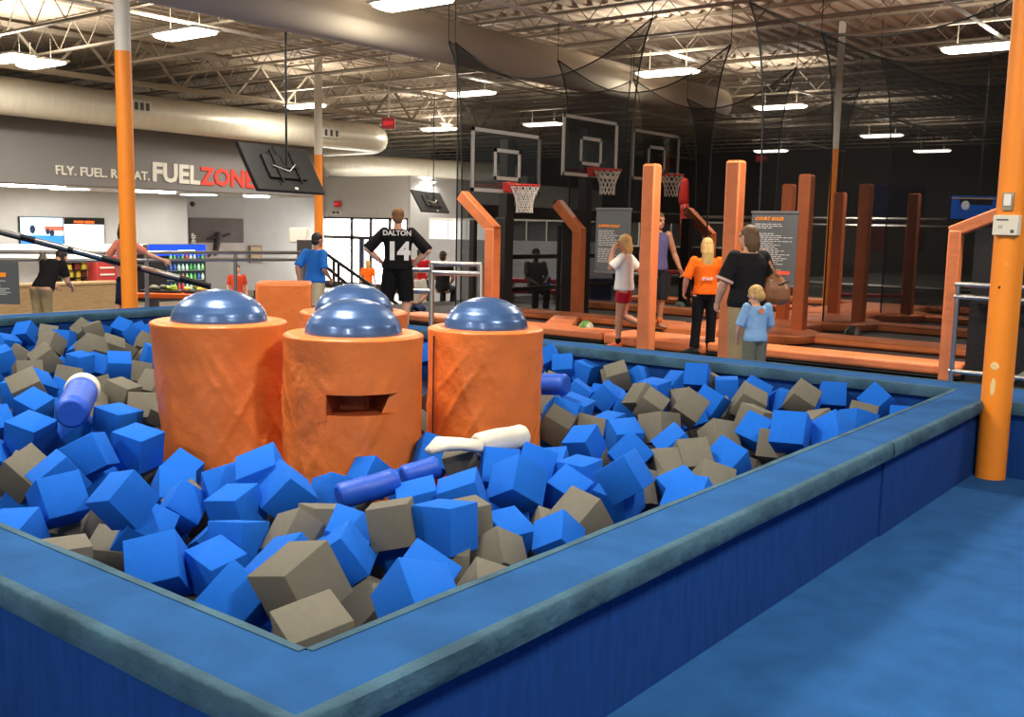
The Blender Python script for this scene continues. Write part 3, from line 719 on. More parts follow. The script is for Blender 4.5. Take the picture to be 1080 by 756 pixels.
# ================================================================== NETS
NET = net_mat('black_netting', (14, 13, 12), .5); CORD = mat('black_cord', (16, 14, 13), .8)
def net(p0, p1, zt, sag, label, pull=(.25, .25), zt1=None, m=NET, zb=.22):
    zt1 = zt if zt1 is None else zt1; p0 = V((p0[0], p0[1], 0)); p1 = V((p1[0], p1[1], 0)); L = (p1-p0).length; d = (p1-p0).normalized(); nrm = V((-d.y, d.x, 0))
    t = thing('safety_net', label, 'safety net', p0+V((0, 0, 0)), 'black nets around the courts')
    N, M = 32, 20; vs = []; top = []
    for j in range(M+1):
        for i in range(N+1):
            u = i/N; ztop = zt*(1-u)+zt1*u - sag*(1-abs(2*u-1)**2.2)
            f = j/M; z = zb+(ztop-zb)*f; e = math.exp(-(zt-z)*1.5)
            off = (pull[0]*(1-e)*(1-u)**3 - pull[1]*(1-e)*u**3)
            wv = .06*math.sin(u*L*2.2)*(1-f*.6)
            vs.append(p0+d*(u*L+off)+nrm*wv+V((0, 0, z)))
    fs = [(j*(N+1)+i, j*(N+1)+i+1, (j+1)*(N+1)+i+1, (j+1)*(N+1)+i) for j in range(M) for i in range(N)]
    MB().add(vs, fs).build('mesh_sheet', m, t, smooth=179, fix=False)
    r = lambda j, i: vs[j*(N+1)+i]
    cm_ = MB(); cm_.sweep([r(M, i) for i in range(N+1)], .012, 6)
    for i in (0, N): cm_.sweep([r(j, i) for j in range(M+1)], .014, 6)
    cm_.build('edge_cord', CORD, t)
    for i, q in ((0, r(M, 0)), (N, r(M, N))): MB().cyl(q, (q.x, q.y, 5.5), .006, n=6).build('hanger_cord', CORD, t)
    return t
for i, (y, xa, sg) in enumerate(((13.45, -12.1, .75), (16.05, -11.65, .7), (18.85, -11.7, .7), (22.3, -12.3, .6))):
    nm = ('front', 'second', 'third', 'rearmost')[i]
    net((xa, y), (-8.15, y+.15), 4.8, sg, f'black safety net across the left court, {nm} of its row', pull=(.35, .3))
    if i < 3: net((-6.5, y), (-2.6, y+.1), 4.8, .62, f'black safety net across the right court, {nm} of its row', pull=(.3, .1))
net((-11.9, 13.4), (-11.75, 18.8), 4.75, .5, 'black safety net along the outer left side of the left court', pull=(.1, .1))
net((-2.6, 12.9), (-2.6, 19.5), 4.75, .5, 'black safety net along the right side of the right court', pull=(.1, .1))
# ================================================================== SIGNS
SIGNG = mat('sign_grey', (82, 85, 85), .6); SIGNW = mat('sign_print_white', (186, 186, 182), .6); SIGNO = mat('sign_orange', (255, 150, 30), .6); SIGNR = mat('sign_red', (222, 84, 58), .6)
def sign(tl, tr_, bl, Y, heading, label, lines, red=None, hy=.1):
    A = aty(*tl, Y); B = aty(*tr_, Y); Cc = aty(*bl, Y); x0, x1, z1, z0 = A.x, B.x, A.z, Cc.z; W = x1-x0; H = z1-z0
    t = thing('rules_sign', label, 'sign', ((x0+x1)/2, Y, z0), 'hanging rules signs')
    MB().bx(x0, x1, Y-.006, Y+.006, z0, z1).build('panel', SIGNG, t)
    for z in (z0, z1): MB().bx(x0-.01, x1+.01, Y-.014, Y+.014, z-.016, z+.016).build('clamp_bar', mat('sign_clamp', (120, 120, 118), .4, metal=.5), t)
    sz = W*.62/max(.1, textwidth(heading, 1, .03)); text('heading', heading, (x0+W*.07, Y-.009, z1-H*hy-sz*.35), (1, 0, 0), (0, 0, 1), sz*1.0, SIGNO, t, bold=.02*sz, extr=.002, shear=.2)
    lm = MB(); rnd = random.Random(len(heading)); y = z1-H*(hy+.08); n = 0
    while n < lines:
        ln = rnd.uniform(.35, .82)
        if rnd.random() > .16:
            xx = x0+W*.08
            while xx < x0+W*(.08+ln*.95):
                w = min(rnd.uniform(.03, .09), x0+W*(.08+ln)-xx); lm.bx(xx, xx+w, Y-.0085, Y-.006, y, y+H*.011); xx += w+.016
        y -= H*.026; n += 1
    lm.build('fine_print', SIGNW, t)
    if red: MB().bx(x0+W*.3, x1-W*.12, Y-.009, Y-.006, z0+H*red, z0+H*(red+.05)).build('red_band', SIGNR, t)
    return t
sign((629.5, 220), (666, 219.5), (625, 286), 13.36, 'JUMPERS RULES', 'grey hanging rules sign with orange heading, left of the girl in white', 20, hy=.27)
sign((793.5, 223.5), (842.5, 224.5), (787, 299), 13.15, 'COURT RULES', 'larger grey hanging sign headed court rules, behind the woman', 27, red=.15, hy=.09)
# ================================================================== BALLS
def ball(P, r, m, label, stripes=None):
    t = thing('ball', label, 'ball', (P.x, P.y, P.z-r)); MB().ball(P, r, 28, 18).build('ball_skin', m, t, smooth=179)
    if stripes:
        for ax in ((1, .2, .1), (.1, 1, .2), (.2, -.3, 1)): MB().torus(P, r*1.0, r*.05, ax, 36, 6).build('seam', stripes, t)
def on_bed(px, py, r): return atz(px, py, .045+r)
def two_tone(name, a, b):
    m = mat(name, a, .55); nt = m.node_tree; tc = nt.nodes.new('ShaderNodeTexCoord'); w = nt.nodes.new('ShaderNodeTexWave'); w.inputs['Scale'].default_value = .35; w.inputs['Distortion'].default_value = 0; w.inputs['Scale'].default_value = 1.2
    r = nt.nodes.new('ShaderNodeValToRGB'); r.color_ramp.interpolation = 'CONSTANT'; r.color_ramp.elements[0].color = (*lin(a), 1); r.color_ramp.elements[1].color = (*lin(b), 1); r.color_ramp.elements[1].position = .5
    nt.links.new(tc.outputs['Object'], w.inputs['Vector']); nt.links.new(w.outputs['Fac'], r.inputs['Fac']); nt.links.new(r.outputs['Color'], nt.nodes['Principled BSDF'].inputs['Base Color']); return m
ball(on_bed(618, 346, .115), .115, two_tone('green_white_ball', (104, 150, 70), (196, 200, 176)), 'green and white ball on the left trampoline bed behind the rim', mat('green_seam', (70, 110, 50), .6))
ball(on_bed(717, 324, .11), .11, mat('grey_green_ball', (120, 140, 128), .6), 'grey green ball far back between the girl in white and the staff girl', mat('ball_seam', (70, 84, 76), .6))
ball(on_bed(899, 352, .12), .12, two_tone('black_grey_ball', (30, 30, 32), (150, 146, 140)), 'black and grey basketball on the right court', BLACK)
# ================================================================== RAILS AND BLACK WALL AT RIGHT
def rail_thing(name, label, base, segs, r=.02, m=CHROME, parts=None):
    t = thing(name, label, 'railing', base)
    for (nm, p, q) in segs: MB().cyl(p, q, r, n=12).build(nm, m, t, smooth=60)
    return t
A = atd(1003, 399, 11.2); zt = atd(1003, 299, 11.2).z; zm = atd(1003, 312, 11.2).z; zl = atd(1003, 391, 11.2).z
rail_thing('steel_railing', 'silver railing behind the right orange post before the black lane wall', (A.x, A.y, 0),
           [('rail_post', (A.x, A.y, 0), (A.x, A.y, zt)), ('rail_post', (A.x+2.2, A.y, 0), (A.x+2.2, A.y, zt))] + [('rail', (A.x-.03, A.y, z), (A.x+3.2, A.y, z)) for z in (zt, zm, zl)], r=.026)
lw = thing('lane_wall', 'black padded lane wall behind the silver railing at the right', 'padded wall', (-1.0, 12.4, 0))
MB().bx(-3.06, 3.5, 12.35, 12.5, 0, 1.75).build('wall_pad', BLKPAD, lw); MB().bx(-3.0, 3.5, 12.3, 12.34, .9, 1.0).build('wall_batten', BLACK, lw)
for x in (-2.6, -1.4, -.2, 1.0): MB().bar((x, 12.33, .02), (x+.5, 12.33, .4), .04).build('brace', mat('pale_brace', (170, 164, 150), .6), lw)
# ================================================================== PEOPLE
SKIN = mat('skin_light', (222, 166, 134), .55, var=.04, vscale=14); SKIN2 = mat('skin_tan', (196, 138, 104), .55, var=.04, vscale=14); SKIN3 = mat('skin_dark', (92, 66, 54), .55)
EYEM = mat('eye_dark', (40, 30, 26), .3); LIPM = mat('lip_tone', (176, 98, 88), .5)
def cloth(name, rgb, rough=.85): return mat(name, rgb, rough, var=.08, vscale=9, bump=.35, bscale=22, spec=.2)
def mix(a, b, t): return a+(b-a)*t
PROF = [(0, .058, .05), (.08, .085, .062), (.17, .096, .068), (.38, .08, .058), (.6, .088, .064), (.78, .104, .062), (.9, .092, .052), (.97, .05, .042), (1.0, .032, .034)]
def person(label, loc, alpha, H, vox=.008, skin=SKIN, pose=None, w=1., hyaw=0, hpitch=0, hair=('short', None), shirt=None, bottom=None, shoes=None, socks=None, hem=.13, sleeve=.55, cut='ankle', group=None, face=True, curl=(25, 30), child=False, loose=1.):
    loc = V(loc); v = V((loc.x-CAM.x, loc.y-CAM.y, 0)).normalized(); r_ = V((v.y, -v.x, 0)); a = math.radians(alpha)
    fwd = v*math.cos(a)+r_*math.sin(a); rt = V((fwd.y, -fwd.x, 0)); up = V((0, 0, 1))
    J = {'pel': (0, 0, .47), 'neck': (0, 0, .84), 'head': (0, .012, .925)}
    for s, sg in (('L', -1), ('R', 1)):
        J.update({'sh'+s: (.108*sg, -.004, .805), 'el'+s: (.14*sg, -.02, .635), 'wr'+s: (.15*sg, .03, .495), 'hip'+s: (.052*sg, 0, .5), 'kn'+s: (.056*sg, .012, .285), 'an'+s: (.06*sg, -.015, .045), 'toe'+s: (.03*sg, 1, 0), 'palm'+s: (-sg, 0, 0)})
    J.update(pose or {})
    D = lambda p: rt*p[0]+fwd*p[1]+up*p[2]
    W = lambda p: loc+D(p)*H
    P = {k: W(q) for k, q in J.items() if k[:3] not in ('toe', 'pal')}
    root = thing('person', label, 'person', loc, group)
    hs = 1.28 if child else 1.
    tp = lambda t: mix(P['pel'], P['neck'], t)
    b = MB()
    b.sweep([tp(t) for t, _, _ in PROF], [(x*w*H, y*w*H) for _, x, y in PROF], 20, frame=rt)
    hc = P['head']; hy = math.radians(hyaw); hp_ = math.radians(hpitch)
    hf = fwd*math.cos(hy)+rt*math.sin(hy); hr = V((hf.y, -hf.x, 0)); hf2 = hf*math.cos(hp_)+up*math.sin(hp_); hu = hr.cross(hf2)
    Rh = Matrix((hr, hf2, hu)).transposed(); h = H*hs
    HP = lambda x, y, z: hc+Rh @ V((x*h, y*h, z*h))
    b.capsule(P['neck']-up*.02*H, mix(P['neck'], hc, .75), .031*H*w, .029*H, 14)
    b.ball(HP(0, -.006, .012), (.045*h, .056*h, .056*h), 20, 14, Rh); b.ball(HP(0, .018, -.032), (.034*h, .036*h, .036*h), 16, 12, Rh)
    b.ball(HP(0, .03, -.052), (.02*h, .02*h, .016*h), 12, 8, Rh)
    b.capsule(HP(0, .05, .008), HP(0, .062, -.016), .007*h, .0105*h, 10)
    b.ball(HP(0, .047, .018), (.03*h, .012*h, .01*h), 12, 8, Rh)
    for sg in (-1, 1): b.ball(HP(.046*sg, -.004, -.004), (.008*h, .017*h, .022*h), 10, 8, Rh)
    for s, sg in (('L', -1), ('R', 1)):
        sh, el, wr = P['sh'+s], P['el'+s], P['wr'+s]
        b.ball(sh, .036*H*w, 14, 10); b.sweep([sh, mix(sh, el, .4), el, mix(el, wr, .3), mix(el, wr, .75), wr], [.032*H*w, .031*H*w, .024*H*w, .026*H*w, .019*H*w, .0165*H], 14)
        b.ball(el, .0245*H*w, 12, 8)
        d = (wr-el).normalized(); d = (D(J['hd'+s]).normalized() if 'hd'+s in J else d); n = D(J['palm'+s]); n = (n-d*n.dot(d)).normalized(); ac = d.cross(n)
        kn = wr+d*.05*H
        b.sweep([wr-d*.008*H, wr+d*.012*H, kn-d*.01*H, kn], [(.016*H, .012*H), (.02*H, .0115*H), (.0235*H, .011*H), (.021*H, .008*H)], 14, frame=ac)
        for q, (o, L) in enumerate(((-1.5, .036), (-.5, .043), (.5, .041), (1.5, .032))):
            base = kn-d*.004*H+ac*o*.0112*H; c1, c2 = math.radians(curl[0]+q*3), math.radians(curl[0]+curl[1]+q*4)
            m1 = base+(d*math.cos(c1)+n*math.sin(c1))*L*.55*H; m2 = m1+(d*math.cos(c2)+n*math.sin(c2))*L*.5*H
            b.capsule(base, m1, .0058*H, .0054*H, 10); b.capsule(m1, m2, .0054*H, .0048*H, 10)
        sd = -1; tb = wr+d*.014*H+ac*sd*.016*H; t1 = tb+(d*.7+ac*sd*.62+n*.3).normalized()*.024*H; t2 = t1+(d*.9+ac*sd*.2+n*.35).normalized()*.02*H
        b.capsule(tb, t1, .0075*H, .0062*H, 10); b.capsule(t1, t2, .0062*H, .0052*H, 10)
        hip, kne, an = P['hip'+s], P['kn'+s], P['an'+s]
        b.sweep([hip+up*.02*H, hip, mix(hip, kne, .5), kne, mix(kne, an, .28), mix(kne, an, .65), an], [.05*H*w, .053*H*w, .044*H*w, .031*H*w, .033*H*w, .024*H, .019*H], 16); b.ball(kne, .0315*H*w, 12, 8)
        td = D(J['toe'+s]).normalized(); ln = (an-kne).normalized(); dn = (ln-td*ln.dot(td)); dn = dn.normalized() if dn.length > .1 else -up
        J['_t'+s] = (td, dn)
        b.sweep([an-td*.025*H+dn*.02*H, an+td*.01*H+dn*.018*H, an+td*.06*H+dn*.027*H, an+td*.095*H+dn*.031*H], [(.018*H, .02*H), (.021*H, .024*H), (.023*H, .016*H), (.018*H, .01*H)], 14, frame=td.cross(up))
    body = b.build('body', skin, root, remesh=vox, sm_it=3)
    if face:
        for sg in (-1, 1): MB().ball(HP(.019*sg, .0475, .004), (.0085*h, .006*h, .005*h), 12, 8, Rh).build('eye', EYEM, root, smooth=179)
        MB().ball(HP(0, .052, -.036), (.015*h, .006*h, .005*h), 12, 8, Rh).build('mouth', LIPM, root, smooth=179)
    if shirt:
        sm = MB(); T = [p for p in PROF if p[0] >= hem-.03]; inf = .012*H*loose
        T = [(hem, *[mix(PROF[2][k], PROF[3][k], .25) for k in (1, 2)])]+[p for p in T if p[0] > hem+.05 and p[0] < .985]
        sm.sweep([tp(t) for t, _, _ in T], [(x*w*H+inf*(1.1 if t < .5 else .8), y*w*H+inf*(1.2 if t < .5 else .8)) for t, x, y in T], 24, frame=rt)
        for s in 'LR':
            sh, el, wr = P['sh'+s], P['el'+s], P['wr'+s]
            if sleeve > 0:
                e = mix(sh, el, min(1, sleeve*1.35)); sm.ball(sh, .038*H*w, 14, 10); sm.sweep([mix(sh, P['neck'], .25)-up*.006*H, sh, mix(sh, e, .5), e], [.034*H*w, .038*H*w, .038*H*w*loose**.3, .039*H*w*loose**.35], 16)
                if sleeve > 1: sm.sweep([el, wr], [.034*H, .026*H], 14)
        sm.build('shirt', shirt, root, remesh=vox*1.1, sm_it=4)
    if bottom:
        bm_ = MB(); wa = .26
        T = [(0, .066, .056), (.08, .09, .067), (.17, .1, .074), (wa, .093, .068)]
        bm_.sweep([tp(t) for t, _, _ in T], [(x*w*H*1.05, y*w*H*1.06) for _, x, y in T], 22, frame=rt)
        for s in 'LR':
            hip, kne, an = P['hip'+s], P['kn'+s], P['an'+s]
            if cut == 'ankle': Q = [hip, mix(hip, kne, .5), kne, mix(kne, an, .5), mix(kne, an, .93)]; R_ = [.06, .052, .043, .041, .042]
            elif cut == 'knee': Q = [hip, mix(hip, kne, .5), mix(hip, kne, 1.0), mix(kne, an, .12)]; R_ = [.064, .06, .056, .056]
            else: Q = [hip, mix(hip, kne, .22), mix(hip, kne, .42)]; R_ = [.062, .06, .06]
            bm_.sweep(Q, [q*H*w for q in R_], 18)
        bm_.build('trousers' if cut == 'ankle' else 'shorts', bottom, root, remesh=vox*1.1, sm_it=3)
    for s in 'LR':
        an = P['an'+s]; td, dn = J['_t'+s]
        if socks:
            kne = P['kn'+s]; MB().sweep([mix(kne, an, .8), mix(kne, an, .9), an+dn*.012*H], [.0255*H, .0245*H, .025*H], 14).build('sock', socks, root, smooth=179)
        if shoes:
            MB().sweep([an-td*.036*H+dn*.018*H, an-td*.02*H+dn*.012*H, an+td*.02*H+dn*.014*H, an+td*.07*H+dn*.024*H, an+td*.108*H+dn*.03*H, an+td*.118*H+dn*.033*H], [(.016*H, .02*H), (.025*H, .031*H), (.027*H, .03*H), (.028*H, .02*H), (.022*H, .013*H), (.01*H, .006*H)], 16, frame=td.cross(up)).build('shoe', shoes, root, smooth=179)
    st, hm = hair
    if hm:
        hb = MB()
        hb.ball(HP(0, -.01, .025), (.0505*h, .057*h, .054*h), 20, 14, Rh)
        hb.ball(HP(0, -.034, -.012), (.044*h, .034*h, .04*h), 16, 12, Rh)
        if st != 'short':
            for sg in (-1, 1): hb.capsule(HP(.044*sg, -.012, .02), HP(.044*sg, -.02, -.045), .013*h, .013*h)
        if st == 'long':
            hb.sweep([HP(0, -.04, .01), HP(0, -.058, -.05), HP(0, -.062, -.12), HP(0, -.066, -.2), HP(.004, -.066, -.265)], [(.046*h, .03*h), (.05*h, .026*h), (.05*h, .022*h), (.042*h, .018*h), (.018*h, .01*h)], 16, frame=hr)
        if st == 'bob':
            hb.sweep([HP(0, -.03, .01), HP(0, -.04, -.04), HP(0, -.042, -.085)], [(.05*h, .036*h), (.054*h, .036*h), (.046*h, .028*h)], 16, frame=hr)
        if st == 'shoulder':
            hb.sweep([HP(0, -.035, .0), HP(0, -.045, -.06), HP(0, -.04, -.115)], [(.05*h, .036*h), (.05*h, .034*h), (.036*h, .022*h)], 16, frame=hr)
        hb.build('hair', hm, root, remesh=vox*1.0, sm_it=2)
    return root, P, D, H, dict(HP=HP, Rh=Rh, tp=tp, rt=rt, fwd=fwd, up=up)
BLOND = mat('blonde_hair', (196, 158, 92), .6, var=.25, vscale=18, stretch=(3, 3, .5)); BROWN = mat('brown_hair', (104, 76, 48), .6, var=.25, vscale=18, stretch=(3, 3, .5)); DARKH = mat('dark_hair', (44, 34, 28), .6, var=.2, vscale=18)
CROP = mat('cropped_sandy_hair', (128, 92, 56), .8, var=.15, vscale=30); DBLOND = mat('ash_blonde_hair', (150, 120, 74), .6, var=.25, vscale=18, stretch=(3, 3, .5))
def at_feet(px, py, z=0.): return atz(px, py, z)
# 1 girl in white by the bright post
F1 = at_feet(658, 367, .165); F1 = atz(658, 367, 0)
person('girl in white tee and red shorts, one hand at her brow, beside the bright post', (F1.x, F1.y-.05, 0), -82, 1.58, vox=.0075, skin=SKIN2, hyaw=0, hair=('shoulder', BLOND),
       pose={'elL': (-.12, .11, .70), 'wrL': (-.07, .10, .865), 'hdL': (.35, -.35, .87), 'palmL': (.8, -.5, .1), 'elR': (.15, -.10, .69), 'wrR': (.12, -.2, .655), 'hdR': (-.1, -1, .1), 'palmR': (-.3, -.3, -1),
             'shL': (-.102, .01, .8), 'shR': (.1, -.02, .8), 'knL': (-.045, .03, .285), 'anL': (-.045, .03, .045), 'knR': (.05, -.0, .285), 'anR': (.055, -.19, .2), 'toeR': (.0, .35, -.94)},
       shirt=cloth('white_tee', (232, 226, 216)), bottom=cloth('crimson_shorts', (168, 26, 40)), cut='short', socks=cloth('black_sock', (26, 22, 24)), shoes=cloth('coral_shoe', (246, 120, 84)), hem=.12, loose=1.5, sleeve=.62)
# 2 staff girl
F2 = atz(741, 374, 0)
r2 = person('staff girl seen from behind in orange tee and black trousers with long blonde hair', (F2.x, F2.y, 0), -8, 1.56, vox=.0075, hair=('long', BLOND),
       pose={'elL': (-.165, -.0, .65), 'wrL': (-.17, .08, .535), 'elR': (.155, .01, .64), 'wrR': (.12, .12, .56), 'knL': (-.062, .0, .285), 'anL': (-.078, -.01, .045), 'knR': (.06, .0, .285), 'anR': (.06, .02, .045), 'toeL': (-.75, .6, 0), 'toeR': (.15, 1, 0), 'head': (.0, .012, .925)},
       shirt=cloth('orange_tee', (255, 108, 20)), bottom=cloth('black_trousers', (20, 19, 20)), shoes=cloth('dark_sneaker', (52, 54, 52)), hem=.14, loose=1.35, sleeve=.72)
def on_back(info, t, z_up, off, s, size, m, name, parent, bold=.02):
    P, D, H, I = info; c = I['tp'](t)-I['fwd']*(off*H); w = textwidth(s, size, bold*size)
    x = I['rt']; text(name, s, c-x*w/2+I['up']*z_up, x, I['up'], size, m, parent, bold=bold*size, extr=.004)
PRINTW = mat('shirt_print_white', (240, 236, 228), .8)
on_back(r2[1:], .47, 0, .083, 'STAFF', .055, PRINTW, 'back_print', r2[0])
pp = thing('sheet_of_paper', 'white sheet of paper held at the staff girl’s right side', 'paper', r2[1]['wrR'])
q = r2[1]['wrR']+r2[4]['fwd']*.08; x = r2[4]['rt']; MB().prism([q-x*.02+V((0, 0, -.12)), q+x*.13+V((0, 0, -.1)), q+x*.11+V((0, 0, .1)), q-x*.03+V((0, 0, .08))], r2[4]['fwd']*.003).build('sheet', mat('paper_white', (240, 238, 230), .7), pp)
# 3 woman with bag
F3 = atd(782, 420, 10.9)
r3 = person('woman in black polo and khaki trousers carrying a brown shoulder bag', (F3.x, F3.y, 0), -38, 1.72, vox=.0075, w=1.16, hyaw=-18, hair=('bob', BROWN),
       pose={'elL': (-.165, .02, .65), 'wrL': (-.15, .09, .52), 'elR': (.165, -.03, .64), 'wrR': (.12, .06, .56)}, shirt=cloth('black_polo', (30, 28, 30)), bottom=cloth('khaki_trousers', (176, 152, 112)), shoes=cloth('brown_shoe', (80, 60, 44)), hem=.08, loose=1.4, sleeve=.72)
for s in 'LR':
    e = mix(r3[1]['sh'+s], r3[1]['el'+s], .95); d = (r3[1]['el'+s]-r3[1]['sh'+s]).normalized()
    MB().sweep([e-d*.03, e], [.0975, .0985], 20).build('sleeve_band', cloth('pale_pink_trim', (226, 186, 172)), r3[0], smooth=60)
LEATHER = mat('tan_leather', (146, 92, 50), .42, var=.25, vscale=7, bump=.4, bscale=16, coat=.2)
I3 = r3[4]; bc = mix(r3[1]['shR'], r3[1]['hipR'], .62)+I3['rt']*.13-I3['fwd']*.09; bag = thing('shoulder_bag', 'brown leather slouchy bag hanging from the woman’s right shoulder', 'bag', bc)
bx_ = I3['fwd']*.82-I3['rt']*.57; b = MB()
b.sweep([bc+V((0, 0, .17)), bc+V((0, 0, .1)), bc, bc-V((0, 0, .11)), bc-V((0, 0, .17))], [(.05, .03), (.13, .07), (.19, .095), (.2, .1), (.13, .07)], 20, frame=bx_)
b.build('bag_body', LEATHER, bag, remesh=.012, sm_it=3)
sp = [bc+bx_*.1+V((0, 0, .1)), mix(bc, r3[1]['shR'], .5)+bx_*.02+I3['rt']*.06, r3[1]['shR']+V((0, 0, .085)), mix(bc, r3[1]['shR'], .5)-I3['fwd']*.12, bc-bx_*.1+V((0, 0, .1))]
MB().sweep(sp, [(.018, .006)]*5, 8).build('strap', LEATHER, bag, smooth=179)
MB().sweep([bc+bx_*.12+V((0, 0, .09))-I3['fwd']*.08, bc+V((0, 0, .04))-I3['fwd']*.11, bc-bx_*.12+V((0, 0, .09))-I3['fwd']*.08], [(.012, .012)]*3, 8).build('buckle_strap', mat('dark_leather', (70, 42, 26), .5), bag, smooth=179)
# 4 small boy
F4 = atd(794, 410, 10.35)
r4 = person('small blond boy in a light blue tee looking down beside the woman', (F4.x, F4.y, 0), -30, 1.12, vox=.0075, child=True, hyaw=-25, hpitch=-25, hair=('short', BLOND),
       pose={'head': (0, .03, .9), 'elR': (.16, .03, .62), 'wrR': (.14, .13, .5), 'elL': (-.16, .02, .62), 'wrL': (-.13, .1, .5), 'neck': (0, .015, .82)}, shirt=cloth('sky_blue_tee', (140, 182, 226)), bottom=cloth('grey_shorts', (108, 112, 100)), cut='knee', shoes=cloth('grey_shoe', (90, 90, 92)), hem=.06, loose=1.4, sleeve=.7)
on_back(r4[1:], .8, 0, .085, '●', .07, mat('orange_print', (240, 130, 70), .8), 'back_print', r4[0])
# 5 man behind the post
F5 = atd(690, 340, 15.9)
person('young man in a purple-grey tank top leaning out behind the bright post', (F5.x, F5.y, .12), 150, 1.8, vox=.0085, skin=SKIN2, hyaw=-8, hair=('short', BROWN),
       pose={'elL': (-.17, -.0, .65), 'wrL': (-.2, .06, .52), 'elR': (.15, 0, .64)}, shirt=cloth('purple_tank', (98, 92, 134)), sleeve=0, bottom=cloth('charcoal_shorts', (40, 40, 46)), cut='knee', socks=cloth('orange_sock', (240, 120, 50)), hem=.1)
# 6 man with number 14
F6 = atd(419, 338, 15.6)
r6 = person('man seen from behind in black number 14 jersey, hands on his hips', (F6.x, F6.y, .0), 6, 1.9, vox=.0085, w=1.1, hair=('short', CROP), hyaw=0,
       pose={'elL': (-.235, -.05, .665), 'wrL': (-.125, -.0, .56), 'hdL': (.6, .5, -.5), 'elR': (.245, -.05, .66), 'wrR': (.12, -.0, .545), 'hdR': (-.6, .5, -.5), 'palmL': (.4, .5, -.3), 'palmR': (-.4, .5, -.3), 'knL': (-.085, .0, .285), 'anL': (-.1, -.01, .045), 'knR': (.07, 0, .285), 'anR': (.075, 0, .045)},
       shirt=cloth('black_jersey', (22, 20, 21)), bottom=cloth('black_shorts', (18, 17, 18)), cut='knee', shoes=cloth('black_shoe', (20, 20, 20)), hem=.1, loose=1.4, sleeve=.78)
on_back(r6[1:], .52, -.13, .09, '14', .36, PRINTW, 'jersey_number', r6[0], bold=.05)
on_back(r6[1:], .84, 0, .083, 'DALTON', .105, PRINTW, 'jersey_name', r6[0], bold=.025)
# 7 boy in blue walking right
F7 = atd(332, 338, 15.2)
person('boy in a royal blue tee and khaki shorts by the stair railing', (F7.x, F7.y, .0), 38, 1.5, vox=.009, skin=SKIN2, hair=('short', DARKH), hyaw=12,
       pose={'neck': (0, .03, .84), 'head': (0, .05, .925), 'elR': (.14, -.03, .64), 'wrR': (.14, .07, .55), 'elL': (-.14, -.09, .66), 'wrL': (-.13, -.08, .54), 'knL': (-.05, .09, .29), 'anL': (-.05, .02, .05), 'knR': (.05, -.03, .29), 'anR': (.05, -.14, .08)},
       shirt=cloth('royal_blue_tee', (44, 116, 206)), bottom=cloth('sand_shorts', (198, 182, 150)), cut='knee', shoes=cloth('white_shoe', (210, 206, 200)), hem=.1, loose=1.5, sleeve=.7)
# 8 far blond person in orange
LZ = -1.15
def far(label, px, py, D, H, alpha, z=None, **k):
    P = atd(px, py, D); return person(label, (P.x, P.y, LZ if z is None else z), alpha, H, vox=k.pop('vox', .016), face=False, **k)
far('distant blond person in an orange tee before the bright entrance doors', 388, 285, 34., 1.6, 10, hair=('shoulder', BLOND), shirt=cloth('orange_tee', (255, 108, 20)), bottom=cloth('black_trousers', (20, 19, 20)), shoes=cloth('dark_sneaker', (52, 54, 52)))
SIT = {'hipL': (-.052, 0, .5), 'hipR': (.052, 0, .5), 'knL': (-.075, .23, .5), 'knR': (.075, .23, .5), 'anL': (-.07, .2, .27), 'anR': (.07, .2, .27), 'elL': (-.13, .05, .64), 'elR': (.13, .05, .64), 'wrL': (-.06, .17, .58), 'wrR': (.06, .17, .58)}
far('person in a red top with dark hair sitting beyond the silver rail', 443, 300, 24., 1.65, 15, z=-.55, pose=SIT, hair=('short', DARKH), shirt=cloth('red_top', (196, 30, 40)), bottom=cloth('navy_trousers', (34, 40, 62)), shoes=cloth('dark_sneaker', (52, 54, 52)))
far('person in a cream top sitting low behind the silver rail, facing the pit', 437, 318, 19.5, 1.6, 175, z=-.72, pose=SIT, skin=SKIN2, hair=('short', DBLOND), shirt=cloth('cream_top', (222, 214, 196)), bottom=cloth('blue_jeans', (58, 74, 104)), shoes=cloth('white_shoe', (210, 206, 200)))
far('dark-haired person in a black and white top before the banner wall', 467, 288, 22., 1.65, 20, z=-.55, pose=SIT, hair=('short', DARKH), shirt=cloth('black_polo', (30, 28, 30)), bottom=cloth('charcoal_shorts', (40, 40, 46)), shoes=cloth('dark_sneaker', (52, 54, 52)))
far('person in a dark grey tee sitting inside the net before the banner wall', 564, 315, 20.6, 1.65, 160, z=-.42, pose=SIT, skin=SKIN3, hair=('short', DARKH), shirt=cloth('dark_grey_tee', (92, 92, 96)), bottom=cloth('charcoal_shorts', (40, 40, 46)), shoes=cloth('dark_sneaker', (52, 54, 52)), vox=.011)
far('stooping person in a black top at the far left behind the rail post', 44, 322, 14.6, 1.55, 40, z=-.15, pose={'neck': (0, .2, .76), 'head': (0, .3, .78), 'shL': (-.108, .17, .73), 'shR': (.108, .17, .73), 'elL': (-.13, .2, .56), 'elR': (.13, .2, .56), 'wrL': (-.1, .3, .5), 'wrR': (.1, .3, .5)}, hair=('short', DARKH), shirt=cloth('black_polo', (30, 28, 30)), bottom=cloth('khaki_trousers', (176, 152, 112)), shoes=cloth('dark_sneaker', (52, 54, 52)), vox=.01, hem=.05)
